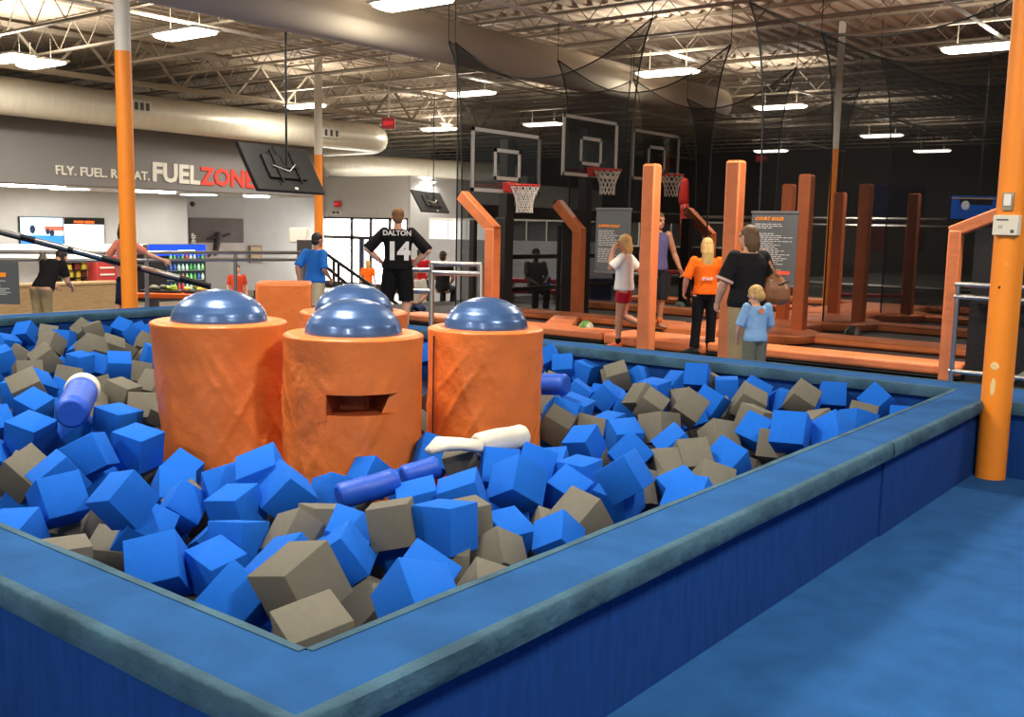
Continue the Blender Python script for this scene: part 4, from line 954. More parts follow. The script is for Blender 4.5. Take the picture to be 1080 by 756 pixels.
far('person in a salmon top and navy shorts half hidden by the left orange pole', 134, 330, 14.3, 1.62, 60, z=.0, pose={'elR': (.14, .14, .71), 'wrR': (.16, .27, .66), 'elL': (-.16, -.1, .66), 'wrL': (-.16, .02, .6), 'anL': (-.06, -.14, .1), 'knL': (-.06, -.02, .29)}, hair=('bob', DARKH), shirt=cloth('salmon_top', (224, 136, 116)), bottom=cloth('navy_shorts', (34, 38, 66)), cut='knee', shoes=cloth('white_shoe', (210, 206, 200)), vox=.009, hyaw=-10, w=.85)
far('person in a red-orange top and dark cap among the snack tables', 250, 290, 27., 1.65, 170, hair=('short', DARKH), shirt=cloth('red_orange_top', (214, 74, 46)), bottom=cloth('charcoal_shorts', (40, 40, 46)), shoes=cloth('dark_sneaker', (52, 54, 52)))
# ================================================================== LOBBY, SNACK BAR, ENTRANCE
def wallbox(name, x0, x1, y0, y1, z0, z1, m): return struct(MB().bx(x0, x1, y0, y1, z0, z1).build(name, m))
# soffit with lettering
SOFG = mat('soffit_grey', (122, 119, 118), .8, var=.03, vscale=1)
SX = -26.9
wallbox('wall_soffit', SX-.15, SX, 4, 23.6, 2.52, 4.35, SOFG)
wallbox('wall_soffit_return', -31.8, SX, 23.45, 23.6, 2.52, 4.35, SOFG)
wallbox('ceiling_snack_bar', -31.8, SX-.15, 4, 23.6, 2.5, 2.62, WALLG)
let = thing('wall_lettering', 'white and red raised lettering on the grey soffit above the snack bar', 'lettering', (SX+.01, 14, 3))
LETW = mat('letter_white', (222, 218, 208), .6); LETR = mat('letter_red', (224, 62, 48), .6)
def lay(s, a, b, m, bold, name):
    A = atx(*a, SX+.02); B = atx(*b, SX+.02); Wd = (B-A).length; sz = Wd/textwidth(s, 1, bold)
    text(name, s, A, (B-A), (0, 0, 1), sz, m, let, bold=bold*sz, extr=.02)
lay('FLY. FUEL. REPEAT.', (58, 183.5), (157, 190), LETW, .02, 'slogan_letters')
lay('FUEL', (160, 190.2), (210, 193.8), LETW, .035, 'big_letters'); lay('ZONE', (211.5, 194), (269, 198), LETR, .03, 'red_letters')
# light strips under the soffit
for i, (a, b) in enumerate((((18, 194), (80, 197)), ((150, 200.5), (174, 202.5)), ((235, 206), (252, 207)))):
    A = atz(*a, 2.49); B = atz(*b, 2.49); t = thing('light_strip', ('long', 'middle', 'right-hand short')[i]+' glowing light strip under the grey soffit', 'light', mix(A, B, .5), 'strip lights under the soffit')
    MB().bx(SX-1.1, SX-.85, min(A.y, B.y), max(A.y, B.y), 2.44, 2.5).build('glow_panel', mat('strip_glow', (255, 250, 238), .5, emit=22), t)
for i, (yy, nm) in enumerate(((11.5, 'left'), (16, 'middle'), (20.5, 'right'))):  # unseen panel lights added to brighten the snack wall
    t = thing('added_panel_light', nm+' flat panel light, unseen and added to brighten the snack bar wall', 'ceiling light', (-29.6, yy, 2.48), 'added snack bar panel lights')
    MB().bx(-30.2, -29, yy-.3, yy+.3, 2.47, 2.5).build('glow_panel', mat('added_panel_glow', (255, 250, 238), .5, emit=8), t)
    ld = bpy.data.lights.new('added_panel_lamp', 'AREA'); ld.shape = 'RECTANGLE'; ld.size = 1.2; ld.size_y = .6; ld.energy = LAMP*.9; ld.color = (1, .95, .87)
    lo = bpy.data.objects.new('added_panel_lamp', ld); COL.objects.link(lo); lo.parent = t; lo.location = (0, 0, -.04)
# walls
wallbox('wall_snack', -31.95, -31.8, -2, atx(198, 250, -31.8).y, -1.15, 4.4, WALLG)
wallbox('wall_mural', -34.2, -34.05, 15, 30.2, -1.15, 4.6, mat('mural_wall_grey', (168, 166, 164), .8, var=.04, vscale=2))
wallbox('wall_entrance_upper', -34.1, -29.06, 29.95, 30.1, 1.9, 3.6, mat('entrance_wall', (214, 212, 208), .8, var=.03))
wallbox('wall_entrance_left', -34.1, aty(301, 260, 30).x, 29.95, 30.1, -1.15, 1.9, mat('entrance_wall', (214, 212, 208), .8))
wallbox('wall_banner', -29.05, -28.9, 29.95, 44, -1.15, 3.6, mat('banner_side_wall', (200, 200, 200), .8, var=.03))
wallbox('wall_entrance_base', -34.1, -28.9, 29.96, 30.09, -1.15, -1.0, DARKW)
GLOW = mat('daylight_glass', (255, 253, 248), .3, emit=9); FRAMEM = mat('dark_door_frame', (66, 58, 54), .5)
xs_ = [aty(x, 250, 30).x for x in (301, 320, 372, 392, 412, 431)]
for i in range(5):
    x0, x1 = xs_[i], xs_[i+1]; w_ = struct(MB().bx(x0, x1, 30.0, 30.04, -.98, 1.9).build(f'window_{i+1}', GLOW))
    f = MB()
    for a, b_, c_, d_ in ((x0, x0+.07, -1, 1.9), (x1-.07, x1, -1, 1.9), (x0, x1, 1.82, 1.9), (x0, x1, .98, 1.12), (x0, x1, -1, -.85)): f.bx(a, b_, 29.93, 30.0, c_, d_)
    f.build('window_frame', FRAMEM, w_)
struct(MB().bx(xs_[2]+.5, xs_[2]+.75, 29.9, 29.99, -1.0, 1.05).build('trim_1', mat('navy_door_edge', (44, 50, 74), .6)))
# exit signs
EXR = mat('exit_red', (226, 46, 60), .5, emit=.9)
def exit_sign(P, right, w, h, label, hang=None):
    t = thing('exit_sign', label, 'exit sign', P, None); right = V(right).normalized(); n = right.cross(V((0, 0, 1)))
    R = Matrix((right, -n, V((0, 0, 1)))).transposed(); MB().box(P, (w, .08, h), R).build('case', mat('exit_case', (196, 60, 62), .5), t)
    sz = w*.8/textwidth('EXIT', 1, .02); text('exit_letters', 'EXIT', P+n*.05-right*w*.4-V((0, 0, sz*.35)), right, (0, 0, 1), sz, EXR, t, bold=.02*sz)
    if hang: MB().cyl(P+V((0, 0, h/2)), (P.x, P.y, hang), .02, n=8).build('stem', WHITE, t)
exit_sign(aty(356, 215, 29.85), (1, 0, 0), .36, .26, 'red exit sign on the grey wall above the entrance doors')
el = thing('emergency_light', 'small twin-head emergency light under the entrance exit sign', 'emergency light', aty(356, 223, 29.9)); q = aty(356, 223, 29.9)
MB().box(q, (.3, .1, .12)).build('box', mat('beige_plastic', (226, 218, 196), .5), el); [MB().ball(q+V((s*.13, -.1, -.05)), .06, 10, 8).build('lamp_head', mat('lamp_head', (60, 58, 54), .4), el) for s in (-1, 1)]
exit_sign(atd(410, 130, 24), RGT, .3, .26, 'red exit sign hanging from the ceiling before the duct elbow', hang=6.1)
exit_sign(atd(803, 167, 40), RGT, .45, .3, 'small red exit sign glimpsed through the nets', hang=6.1)
# ducts
DUCT = mat('galvanised_duct', (214, 208, 190), .38, metal=.25, var=.06, vscale=2, stretch=(1, 6, 1))
du = thing('air_duct', 'large round cream duct above the soffit ending in an elbow', 'duct', (-25.9, 14, 4.6))
pts = [(-25.9, 3, 4.62), (-25.9, 10, 4.62), (-25.9, 20, 4.55), (-25.9, 24.6, 4.55)]
for k in range(1, 7): a = math.pi/2*k/6; pts.append((-25.9-1.0*(1-math.cos(a)), 24.6+1.0*math.sin(a), 4.55))
pts += [(-29.5, 25.6, 4.55)]
MB().sweep(pts, [.47]*len(pts), 32).build('pipe', DUCT, du, smooth=60)
for px in (146, 346):
    P = atx(px, 112 if px < 200 else 140, -25.42); g = MB().box(P, (.06, .75 if px < 200 else 1.0, .3)).build('grille', mat('grille_frame', (206, 202, 190), .5), du)
    for k in range(4): MB().box(P+V((.035, (k-1.5)*(.17 if px < 200 else .23), 0)), (.02, .1, .2)).build('slot', mat('grille_dark', (70, 68, 62), .6), g)
d2 = thing('air_duct', 'second round cream duct crossing farther back toward the nets', 'duct', (-33, 33, 3.9))
A = atd(318, 172, 44); B = atd(520, 183, 47.); MB().sweep([A, mix(A, B, .5), B, B+(B-A)*.12], [.48]*4, 28).build('pipe', DUCT, d2, smooth=60)
d3 = thing('air_duct', 'wide overhead duct running away under the ceiling at top centre', 'duct', (-7, 12, 5.4))
A = atz(400, 27, 4.98); MB().sweep([(A.x, 6, 4.98), (A.x, 12, 4.98), (A.x, 18, 4.98), (A.x, 25, 4.98)], [.4]*4, 28).build('pipe', mat('painted_duct', (186, 174, 154), .6), d3, smooth=60)
# conduits
for x, lab in ((-11.1, 'white conduit running over the left court lights'), (-5.0, 'white conduit running over the right court lights'), (-17.2, 'white conduit running over the left lights')):
    cdt = MB().cyl((x, 5, 5.35), (x, 46, 5.35), .035, n=8).build('conduit', WHITE, None); tag(cdt, lab, 'conduit', 'ceiling conduits')
# hanging screens seen from behind
TVB = mat('screen_back_plastic', (34, 33, 33), .5, bump=.05)
def screen_back(c4, D0, D1, label, stem_px, tilt):
    tl, tr_, bl, br = c4; A = atd(*tl, D0); B = atd(*tr_, D1); B.z = A.z; x = (B-A).normalized(); W_ = (B-A).length; n = V((x.y, -x.x, 0))
    H_ = abs(atd(*bl, D0).z-A.z); dn = (V((0, 0, -1))*H_+n*tilt*H_).normalized()
    nn = x.cross(dn).normalized(); R = Matrix((x, nn, -dn)).transposed(); Lh = H_/abs(dn.z); c = (A+B)/2+dn*Lh/2
    t = thing('hanging_screen', label, 'television', c, 'hanging televisions')
    MB().box(c, (W_, .07, Lh), R).build('cabinet', TVB, t, bevel=.015)
    side = -1 if (nn.dot(CAM-c) < 0) else 1; f = nn*side
    MB().box(c-f*.04, (W_*.96, .005, Lh*.94), R).build('display', mat('dark_display', (14, 14, 16), .15), t)
    MB().box(c+f*.05, (W_*.55, .06, Lh*.5), R).build('rear_hump', TVB, t, bevel=.01)
    for s in (-1, 1): MB().box(c+f*.09+x*s*W_*.14, (.04, .03, Lh*.7), R).build('mount_bar', BLACK, t)
    MB().box(c+f*.09, (W_*.36, .03, .05), R).build('mount_plate', BLACK, t)
    MB().box(c+f*.037+dn*Lh*.43+x*W_*.06, (.09, .006, .04), R).build('maker_label', WHITE, t)
    MB().sweep([c+f*.1+x*(-.2*W_), c+f*.12+dn*.1, c+f*.1+x*.15*W_-dn*.05], [.008]*3, 6).build('cable', mat('white_cable', (220, 216, 206), .5), t, smooth=179)
    MB().cyl(c+f*.1, (c.x+f.x*.1, c.y+f.y*.1, 6.1), .019, n=10).build('drop_pole', BLACK, t)
    return t
screen_back(((248.5, 149.5), (321, 158.5), (261, 200.5), (333, 205.5)), 15.6, 17.2, 'large black screen hanging on a pole, its back to the pit, over the lobby', 297, .55)
screen_back(((433, 200), (463, 203.5), (438, 223), (469, 225)), 33.5, 36.8, 'smaller black hanging screen left of the nets, its back to the pit', 456, .55)
# menu display
X = -31.72
def onwall(px, py): return atx(px, py, X)
md = thing('menu_display', 'wide menu display with picture and list on the snack bar wall', 'menu display', onwall(66, 244))
A = onwall(21, 229); B = onwall(110, 257); y0, y1, z1, z0 = A.y, B.y, A.z, B.z; ym = onwall(67, 240).y
MB().bx(X-.06, X, y0-.03, y1+.03, z0-.03, z1+.03).build('bezel', BLACK, md)
SCR = lambda n, c, e=1.3: mat('screen_'+n, c, .3, emit=e)
L_ = MB().bx(X, X+.006, y0, ym-.02, z0, z1).build('picture_panel', SCR('pale_blue', (176, 206, 232)), md)
hh = z1-z0; ww = ym-y0
MB().bx(X+.006, X+.01, y0, ym-.02, z0, z0+hh*.32).build('picture_water', SCR('blue', (44, 112, 214)), L_)
MB().bx(X+.006, X+.01, y0+ww*.55, ym-.02, z0+hh*.5, z0+hh*.68).build('picture_band', SCR('rust', (150, 86, 66)), L_)
for a, b_, r in ((.27, .55, .09), (.62, .48, .07), (.72, .42, .08)): MB().ball((X+.008, y0+ww*a, z0+hh*b_), (.004, r, r*1.5), 12, 8).build('picture_figure', SCR('dark_blue', (36, 40, 66), .4), L_)
R_ = MB().bx(X, X+.006, ym+.02, y1, z0, z1).build('list_panel', SCR('white', (246, 246, 244), 1.6), md)
MB().bx(X+.006, X+.009, ym+.02, y1, z1-hh*.24, z1).build('list_header', SCR('black', (14, 14, 14), .1), R_)
sz = (y1-ym)*.5/textwidth('FOOD MENU', 1, .02); text('header_text', 'FOOD MENU', V((X+.012, ym+(y1-ym)*.25, z1-hh*.19)), (0, 1, 0), (0, 0, 1), sz, SCR('orange', (255, 112, 50), 1.2), R_, bold=.02*sz)
# bright counter fascia
FAS = mat('fascia_glow', (252, 248, 238), .5, emit=.75)
fa = thing('snack_fascia', 'long bright white fascia boards under the menu display', 'fascia', onwall(60, 262))
for (a, b_, xx) in (((-40, 257.5), (156, 266.5), -31.2), ((-40, 267), (100, 274.5), -30.7)):
    A = atx(a[0], a[1], xx); B = atx(b_[0], b_[1], xx); MB().bx(xx-.15, xx, A.y, B.y, B.z, A.z).build('board', FAS, fa)
# counter and shelves
WOODC = mat('oak_counter', (150, 124, 88), .55, var=.15, vscale=3, stretch=(1, 1, 6))
cx = -29.5; A = atx(22, 300, cx); B = atx(128, 330, cx)
ct = thing('snack_counter', 'wooden snack bar counter below the bright fascia', 'counter', (cx, (A.y+B.y)/2, LZ)); ctop = A.z
MB().bx(cx-.7, cx-.05, A.y-3, B.y, LZ, ctop-.06).build('front_panel', WOODC, ct); MB().bx(cx-.75, cx, A.y-3, B.y+.1, ctop-.06, ctop).build('worktop', mat('worktop_wood', (176, 150, 110), .4), ct)
sx = -31.4; A = atx(55, 277, sx); B = atx(98, 300, sx); sh = thing('snack_shelf', 'open shelf of snack packets behind the counter', 'shelf', (sx, (A.y+B.y)/2, LZ))
MB().bx(sx-.3, sx-.28, A.y, B.y, LZ, A.z).build('back_board', mat('shelf_back', (206, 196, 150), .6), sh)
for k in range(4):
    z = B.z+(A.z-B.z)*k/3; MB().bx(sx-.3, sx+.05, A.y, B.y, z-.02, z+.0).build('shelf_board', BLACK, sh)
rnd = random.Random(5); PK = [(150, 70, 50), (214, 190, 70), (216, 206, 180), (90, 120, 70), (120, 50, 44), (190, 200, 190)]
pk0 = None
for k in range(3):
    z = B.z+(A.z-B.z)*k/3; y = A.y+.08; j = 0
    while y < B.y-.15:
        c_ = PK[rnd.randrange(6)]; hgt = rnd.uniform(.14, .26); o = MB().bx(sx-.2, sx, y, y+.15, z+.0, z+hgt).build('snack_packet', mat('packet_%d_%d_%d' % c_, c_, .5), None, bevel=.015)
        j += 1; tag(o, f'small snack packet, number {j} from the left on the {("lowest", "middle", "top")[k]} shelf', 'snack packet', 'packets on the snack shelf'); y += rnd.uniform(.2, .27)
rc = thing('red_cabinet', 'red cabinet beside the snack shelf, partly behind the left pole', 'cabinet', atx(112, 300, -30.6)); A = atx(102, 270, -30.6); B = atx(124, 301, -30.6)
MB().bx(-31.2, -30.6, A.y, B.y, B.z-.6, A.z).build('body', mat('cabinet_red', (176, 52, 48), .5, var=.1), rc, bevel=.03)
for k in range(3): MB().bx(-30.6, -30.58, A.y+.1, B.y-.1, B.z+.12+k*.22, B.z+.17+k*.22).build('label_strip', WHITE, rc)
# drinks fridge
fx_ = -30.9; A = atx(156, 258, fx_); B = atx(217, 300, fx_); fr_ = thing('drinks_fridge', 'tall drinks fridge with a blue lit header behind the railing', 'fridge', (fx_, (A.y+B.y)/2, LZ))
MB().bx(fx_-.8, fx_, A.y, B.y, LZ, A.z).build('case', mat('fridge_black', (26, 26, 30), .4), fr_); hz = A.z-.38
hd = MB().bx(fx_, fx_+.04, A.y, B.y, hz, A.z).build('header_sign', SCR('fridge_blue', (20, 60, 214), .9), fr_); hd['label'] = 'glowing blue header'
MB().bx(fx_+.04, fx_+.05, A.y+(B.y-A.y)*.5, A.y+(B.y-A.y)*.8, hz+.05, hz+.2).build('header_patch', SCR('header_white', (190, 226, 246), 1.), hd)
yy = A.y+(B.y-A.y)*.3
MB().bx(fx_, fx_+.02, yy, B.y-.1, LZ+.3, hz-.08).build('glass_door', mat('fridge_interior', (44, 60, 70), .15, emit=.15), fr_)
rnd = random.Random(9)
for k in range(4):
    z = LZ+.4+k*.33; MB().bx(fx_+.02, fx_+.05, yy, B.y-.1, z-.03, z).build('rack', mat('rack_grey', (150, 156, 160), .5), fr_); n = 9
    for j in range(n):
        y = yy+.12+(B.y-yy-.3)*j/(n-1); c_ = [(70, 150, 80), (170, 200, 190), (190, 60, 60), (60, 90, 170), (120, 190, 110)][rnd.randrange(5)]
        o = MB().lathe((fx_+.09, y, z), [(.045, 0), (.05, .02), (.05, .13), (.02, .19), (.02, .22)], 12, caps=True).build('bottle', mat('bottle_%d_%d_%d' % c_, c_, .25, emit=.12), None, smooth=60)
        tag(o, f'drink bottle number {j+1} from the left on fridge shelf {k+1} counted from the bottom', 'bottle', 'bottles in the drinks fridge')
# mural
mx_ = -34.0; A = atx(200, 229.5, mx_); B = atx(257, 256, mx_); mu = thing('wall_mural_panel', 'dark and pale mural of a leaping skater on the grey wall', 'mural', (mx_, (A.y+B.y)/2, B.z)); zb = atx(230, 275, mx_).z
MB().bx(mx_-.05, mx_, A.y, B.y, B.z, A.z).build('dark_panel', mat('mural_dark', (92, 82, 80), .7, var=.12, vscale=2), mu); MB().bx(mx_-.05, mx_, A.y, B.y, zb, B.z).build('pale_panel', mat('mural_pale', (178, 168, 164), .7, var=.08, vscale=2), mu)
q = atx(229, 257, mx_+.01); MB().capsule(q+V((0, -.1, -.35)), q+V((0, .05, .3)), .12, .16, 10).build('figure_shape', mat('mural_figure', (58, 52, 52), .7), mu)
for a, b_ in (((229, 252), (242, 247)), ((228, 262), (220, 270)), ((229, 250), (219, 252))): MB().capsule(atx(*a, mx_+.01), atx(*b_, mx_+.01), .09, .05, 8).build('limb_shape', mat('mural_figure', (58, 52, 52), .7), mu)
text('mural_letters', 'JUMP', atx(206.5, 262, mx_+.02), (0, 0, 1), (0, -1, 0), .26, PRINTW, mu, bold=.01)
pf = thing('framed_notice', 'small framed brown notice on the grey wall right of the mural', 'picture', atx(270, 265, mx_)); A = atx(263, 259, mx_); B = atx(276, 277, mx_)
MB().bx(mx_-.02, mx_+.03, A.y, B.y, B.z, A.z).build('frame', mat('oak_frame', (120, 92, 62), .5), pf); MB().bx(mx_+.03, mx_+.04, A.y+.06, B.y-.06, B.z+.06, A.z-.06).build('sheet', mat('notice_tan', (176, 152, 122), .7), pf)
cm2 = thing('security_camera', 'small security camera on the wall above the mural', 'camera', atx(203, 215, -31.7)); q = atx(203, 215, -31.7); MB().ball(q, .09, 12, 8).build('dome_shell', BLACK, cm2); MB().cyl(q, q+V((-.2, 0, .05)), .03).build('bracket_arm', WHITE, cm2)
# orange table with trays and the dining furniture
tq = atd(185, 311, 19.5); tb = thing('snack_table', 'long orange-edged table before the fridge with food trays on it', 'table', (tq.x, tq.y, LZ)); xw = V((RGT.x, RGT.y, 0)).normalized(); Rt = Matrix((xw, V((-xw.y, xw.x, 0)), V((0, 0, 1)))).transposed()
MB().box(tq, (1.5, .7, .09), Rt).build('table_top', mat('orange_laminate', (240, 104, 30), .4), tb, bevel=.015)
for s in (-.45, .45): MB().box((tq.x+xw.x*s, tq.y+xw.y*s, (tq.z+LZ)/2), (.1, .5, tq.z-LZ-.05), Rt).build('leg', BLACK, tb)
for i, (s, c_, lab) in enumerate(((-.45, (120, 116, 96), 'grey tray of wrapped snacks on the left end of the orange table'), (-.05, (160, 178, 50), 'tray of green and yellow snacks in the middle of the orange table'), (.42, (224, 190, 70), 'tray of yellow packets on the right end of the orange table'))):
    P = tq+xw*s+V((0, 0, .05)); t = thing('food_tray', lab, 'tray', P, 'trays on the orange table'); MB().box(P+V((0, 0, .02)), (.38, .4, .04), Rt).build('tray_base', BLACK, t)
    rnd = random.Random(i); [MB().ball(P+xw*rnd.uniform(-.15, .15)+V((rnd.uniform(-.08, .08), rnd.uniform(-.1, .1), .06+rnd.uniform(0, .05))), (.07, .07, .04), 10, 8).build('packet', mat('snack_%d%d' % (i, k % 3), tuple(min(255, max(0, v+(k % 3-1)*40)) for v in c_), .6), t, smooth=179) for k in range(6)]
def chair(P, label, rz):
    t = thing('dining_chair', label, 'chair', (0, 0, 0), 'grey chairs by the mural')
    MB().bx(-.2, .2, -.2, .2, .43, .47).build('seat', mat('chair_grey', (70, 68, 66), .5), t, bevel=.01); MB().bx(-.2, .2, -.21, -.18, .55, .9).build('backrest', mat('chair_grey', (70, 68, 66), .5), t, bevel=.01)
    for x in (-.18, .18):
        MB().bx(x-.015, x+.015, -.2, -.17, 0, .9).build('leg', BLACK, t); MB().bx(x-.015, x+.015, .17, .2, 0, .43).build('leg', BLACK, t)
    return t
ch0 = None
for i, (px, D, lab) in enumerate(((226, 27, 'grey dining chair nearest the drinks fridge'), (268, 26, 'grey dining chair under the framed notice'), (284, 27.5, 'grey dining chair behind the orange block'), (306, 28, 'grey dining chair left of the entrance glass'), (322, 26, 'grey dining chair beside the boy in blue'))):
    P = atd(px, 290, D); rz = .7*i
    if ch0 is None: ch0 = chair(P, lab, rz); ch0.location = (P.x, P.y, LZ); ch0.rotation_euler = (0, 0, rz)
    else: dup(ch0, (P.x, P.y, LZ), rz, lab)
tb0 = None
for i, (px, D, lab) in enumerate(((240, 25.5, 'dark round table between the fridge and the framed notice'), (294, 26.5, 'dark round table behind the orange block'), (316, 30, 'dark round table near the entrance doors'))):
    P = atd(px, 290, D)
    if tb0 is None:
        tb0 = thing('cafe_table', lab, 'table', (0, 0, 0), 'round tables in the snack area'); MB().lathe((0, 0, 0), [(.001, .7), (.4, .7), (.42, .72), (.42, .74), (.001, .745)], 28).build('table_top', mat('table_dark', (58, 52, 46), .4), tb0, smooth=50)
        MB().cyl((0, 0, .02), (0, 0, .7), .04).build('stem', BLACK, tb0); MB().lathe((0, 0, 0), [(.001, 0), (.28, 0), (.28, .02), (.05, .05)], 24).build('foot', BLACK, tb0, smooth=50); tb0.location = (P.x, P.y, LZ)
    else: dup(tb0, (P.x, P.y, LZ), 0, lab)
kq = atd(323, 270, 33); kk = thing('white_kiosk', 'white panelled kiosk with a dark opening left of the entrance doors', 'kiosk', (kq.x, kq.y, LZ)); kw = 26*33/F
MB().box((kq.x, kq.y, (LZ+atd(323, 253, 33).z)/2), (kw*.6, .6, atd(323, 253, 33).z-LZ), Rt).build('cabinet', mat('kiosk_dark', (52, 48, 46), .5), kk); MB().box(atd(316, 248, 33), (kw*.7, .7, .5), Rt).build('hood', WHITE, kk, bevel=.05)
# railings of the platform edge
ra = thing('platform_railing', 'long silver double railing along the platform edge in front of the snack bar', 'railing', (-15, 10, 0))
ptop = [atd(-30, 265.5, 14.6), atd(100, 266.3, 15.8), atd(345, 266.5, 19)]; plow = [atd(-30, 273.5, 14.6), atd(100, 274.5, 15.8), atd(345, 273.8, 19)]
ra_m = CHROME
MB().sweep(ptop, [.032]*3, 10).build('rail', ra_m, ra, smooth=60); MB().sweep(plow, [.028]*3, 10).build('rail', ra_m, ra, smooth=60)
for px, D, yb in ((45, 15.2, 0), (154, 16.4, 0), (248, 17.6, 0), (318, 18.6, 0)):
    P = atd(px, 266.4, D); MB().cyl((P.x, P.y, 0), P, .032, n=10).build('rail_post', ra_m, ra, smooth=60)
P = atd(45, 268, 15.1); MB().lathe((P.x, P.y, P.z), [(.09, -.1), (.05, -.03), (.04, .03)], 16).build('post_bracket', mat('bracket_bronze', (120, 108, 96), .4, metal=.4), ra)
sr = thing('stair_railing', 'dark double handrail sloping down toward the entrance doors', 'railing', atd(345, 268, 19))
for a, b_ in (((338, 268), (432, 330)), ((338, 282), (408, 334))): MB().sweep([atd(*a, 19), atd(a[0]+8, a[1]+1, 19.1), atd(*b_, 22)], [.035]*3, 10).build('handrail', mat('dark_rail', (84, 80, 76), .35, metal=.7), sr, smooth=60)
for px, py, D in ((352, 272, 19.3), (357, 276, 19.4)): P = atd(px, py, D); MB().cyl((P.x, P.y, -.9), P, .03, n=8).build('baluster', mat('dark_rail', (84, 80, 76), .35, metal=.7), sr)
r3_ = thing('gate_railing', 'silver welded railing frame right of the number 14 man', 'railing', atd(445, 330, 16.5))
g = lambda x, y: atd(x, y, 16.5)
for a, b_ in (((434, 285), (434, 306)), ((434, 285), (455, 285)), ((434, 307), (455, 307)), ((455, 277), (455, 345)), ((455, 278), (508, 279)), ((455, 287.5), (508, 289)), ((507, 279), (507, 320))): MB().cyl(g(*a), g(*b_), .045, n=10).build('tube', CHROME, r3_, smooth=60)
# black and silver bar crossing from upper left
bar = thing('net_bar', 'black and silver bar slanting down from the left edge past the orange pole', 'bar', atd(100, 270, 13.6))
for a, b_ in ((-20, 22), (38, 72), (78, 108), (150, 190)):
    f = lambda x: atd(x, 243+x*.262, 13.4); MB().cyl(f(a), f(b_), .032, n=10).build('silver_sleeve', CHROME, bar, smooth=60)
MB().cyl(atd(-20, 237.8, 13.42), atd(222, 301, 13.42), .03, n=10).build('black_core', BLACK, bar, smooth=60)
MB().cyl(atd(-20, 241, 13.46), atd(222, 304, 13.46), .02, n=10).build('black_core', BLACK, bar, smooth=60)
# partial sign at the far left
sg_ = thing('rules_sign', 'cropped grey rules sign with orange heading at the far left edge', 'sign', atd(5, 320, 13.6), 'hanging rules signs')
A = atd(-30, 276, 13.6); c0 = atd(-5, 298, 13.6); k = 13.6/F
MB().box(c0, (50*k, .015, 45*k), Rt).build('panel', SIGNG, sg_); nrm = Rt @ V((0, -1, 0))
MB().box(c0+xw*5*k+nrm*.012+V((0, 0, 8.5*k)), (14*k, .006, 4.5*k), Rt).build('heading', SIGNO, sg_)
for j, (w_, yv) in enumerate(((14, 2), (9, -3), (18, -6), (14, -8), (19, -10), (15, -12))): MB().box(c0+xw*(w_/2-3)*k+nrm*.012+V((0, 0, yv*k)), (w_*k, .006, .9*k), Rt).build('fine_print', SIGNW, sg_)
# banner wall with repeated white print, seen through the nets
BNX = -28.86; bn = thing('banner_wall', 'grey lobby wall panel beyond the banner and railing', 'banner', (BNX, 34, LZ))
A = atx(452, 257, BNX); B = atx(700, 310, BNX)
y1_ = min(43.9, B.y); MB().bx(BNX-.03, BNX, A.y, 43.9, LZ, A.z).build('banner_sheet', mat('banner_grey', (150, 152, 154), .7), bn)
bb = thing('banner_board', 'pale grey banner wall with rows of white lettering behind the first angled pad', 'banner', atd(560, 330, 27)); k = 27/F
c0 = atd(549, 292, 27); MB().box(c0, (194*k, .05, 76*k), Rt).build('banner_sheet', mat('banner_dark', (196, 198, 202), .7), bb)
me_t = None; lm = MB(); cu = bpy.data.curves.new('t', 'FONT'); cu.body = 'SKY ZONE'; cu.size = 1; cu.shear = .25; cu.resolution_u = 1; to = bpy.data.objects.new('t', cu); COL.objects.link(to)
me_t = bpy.data.meshes.new_from_object(to.evaluated_get(bpy.context.evaluated_depsgraph_get())); bpy.data.objects.remove(to); wT = max(v.co.x for v in me_t.vertices)
for row in range(4):
    for colm in range(7):
        s = 15*k/wT; P = c0+xw*(-90+colm*26+(row % 2)*11)*k+nrm*.03+V((0, 0, (24-row*8.2)*k))
        lm.add([P+xw*v.co.x*s+V((0, 0, v.co.y*s*1.25)) for v in me_t.vertices], [tuple(p.vertices) for p in me_t.polygons])
lm.build('print_rows', PRINTW, bb, fix=False)
# upstairs window band with white frames
GLASSD = mat('upper_window_glass', (86, 88, 88), .15, var=.3, vscale=1); GLASSL = mat('upper_window_bright', (226, 228, 228), .3, emit=.7)
def windowband(name, x0, x1, yt, yb, D, n, lab, glass):
    k = D/F; c0 = atd((x0+x1)/2, (yt+yb)/2, D); W_ = (x1-x0)*k; H_ = (yb-yt)*k; t = thing('upper_window', lab, 'window', c0, 'upper windows behind the court')
    MB().box(c0, (W_, .04, H_), Rt).build('glazing', glass, t); f = MB()
    for z in (-H_/2, H_/2): f.box(c0+V((0, 0, z))+nrm*.03, (W_, .08, 1.6*k), Rt)
    for j in range(n+1): f.box(c0+xw*(-W_/2+W_*j/n)+nrm*.03, (1.3*k, .08, H_), Rt)
    f.build('window_frame', WHITE, t)
windowband('upper_window', 453, 512, 231, 253, 30, 3, 'bright upper window with white frame left of the nets', GLASSL); windowband('upper_window', 534, 640, 233, 256, 28, 5, 'long dark upper window band behind the nets, left part', GLASSD)
windowband('upper_window', 640, 775, 234, 260, 28.5, 4, 'long dark upper window band behind the girl and the posts', GLASSD)
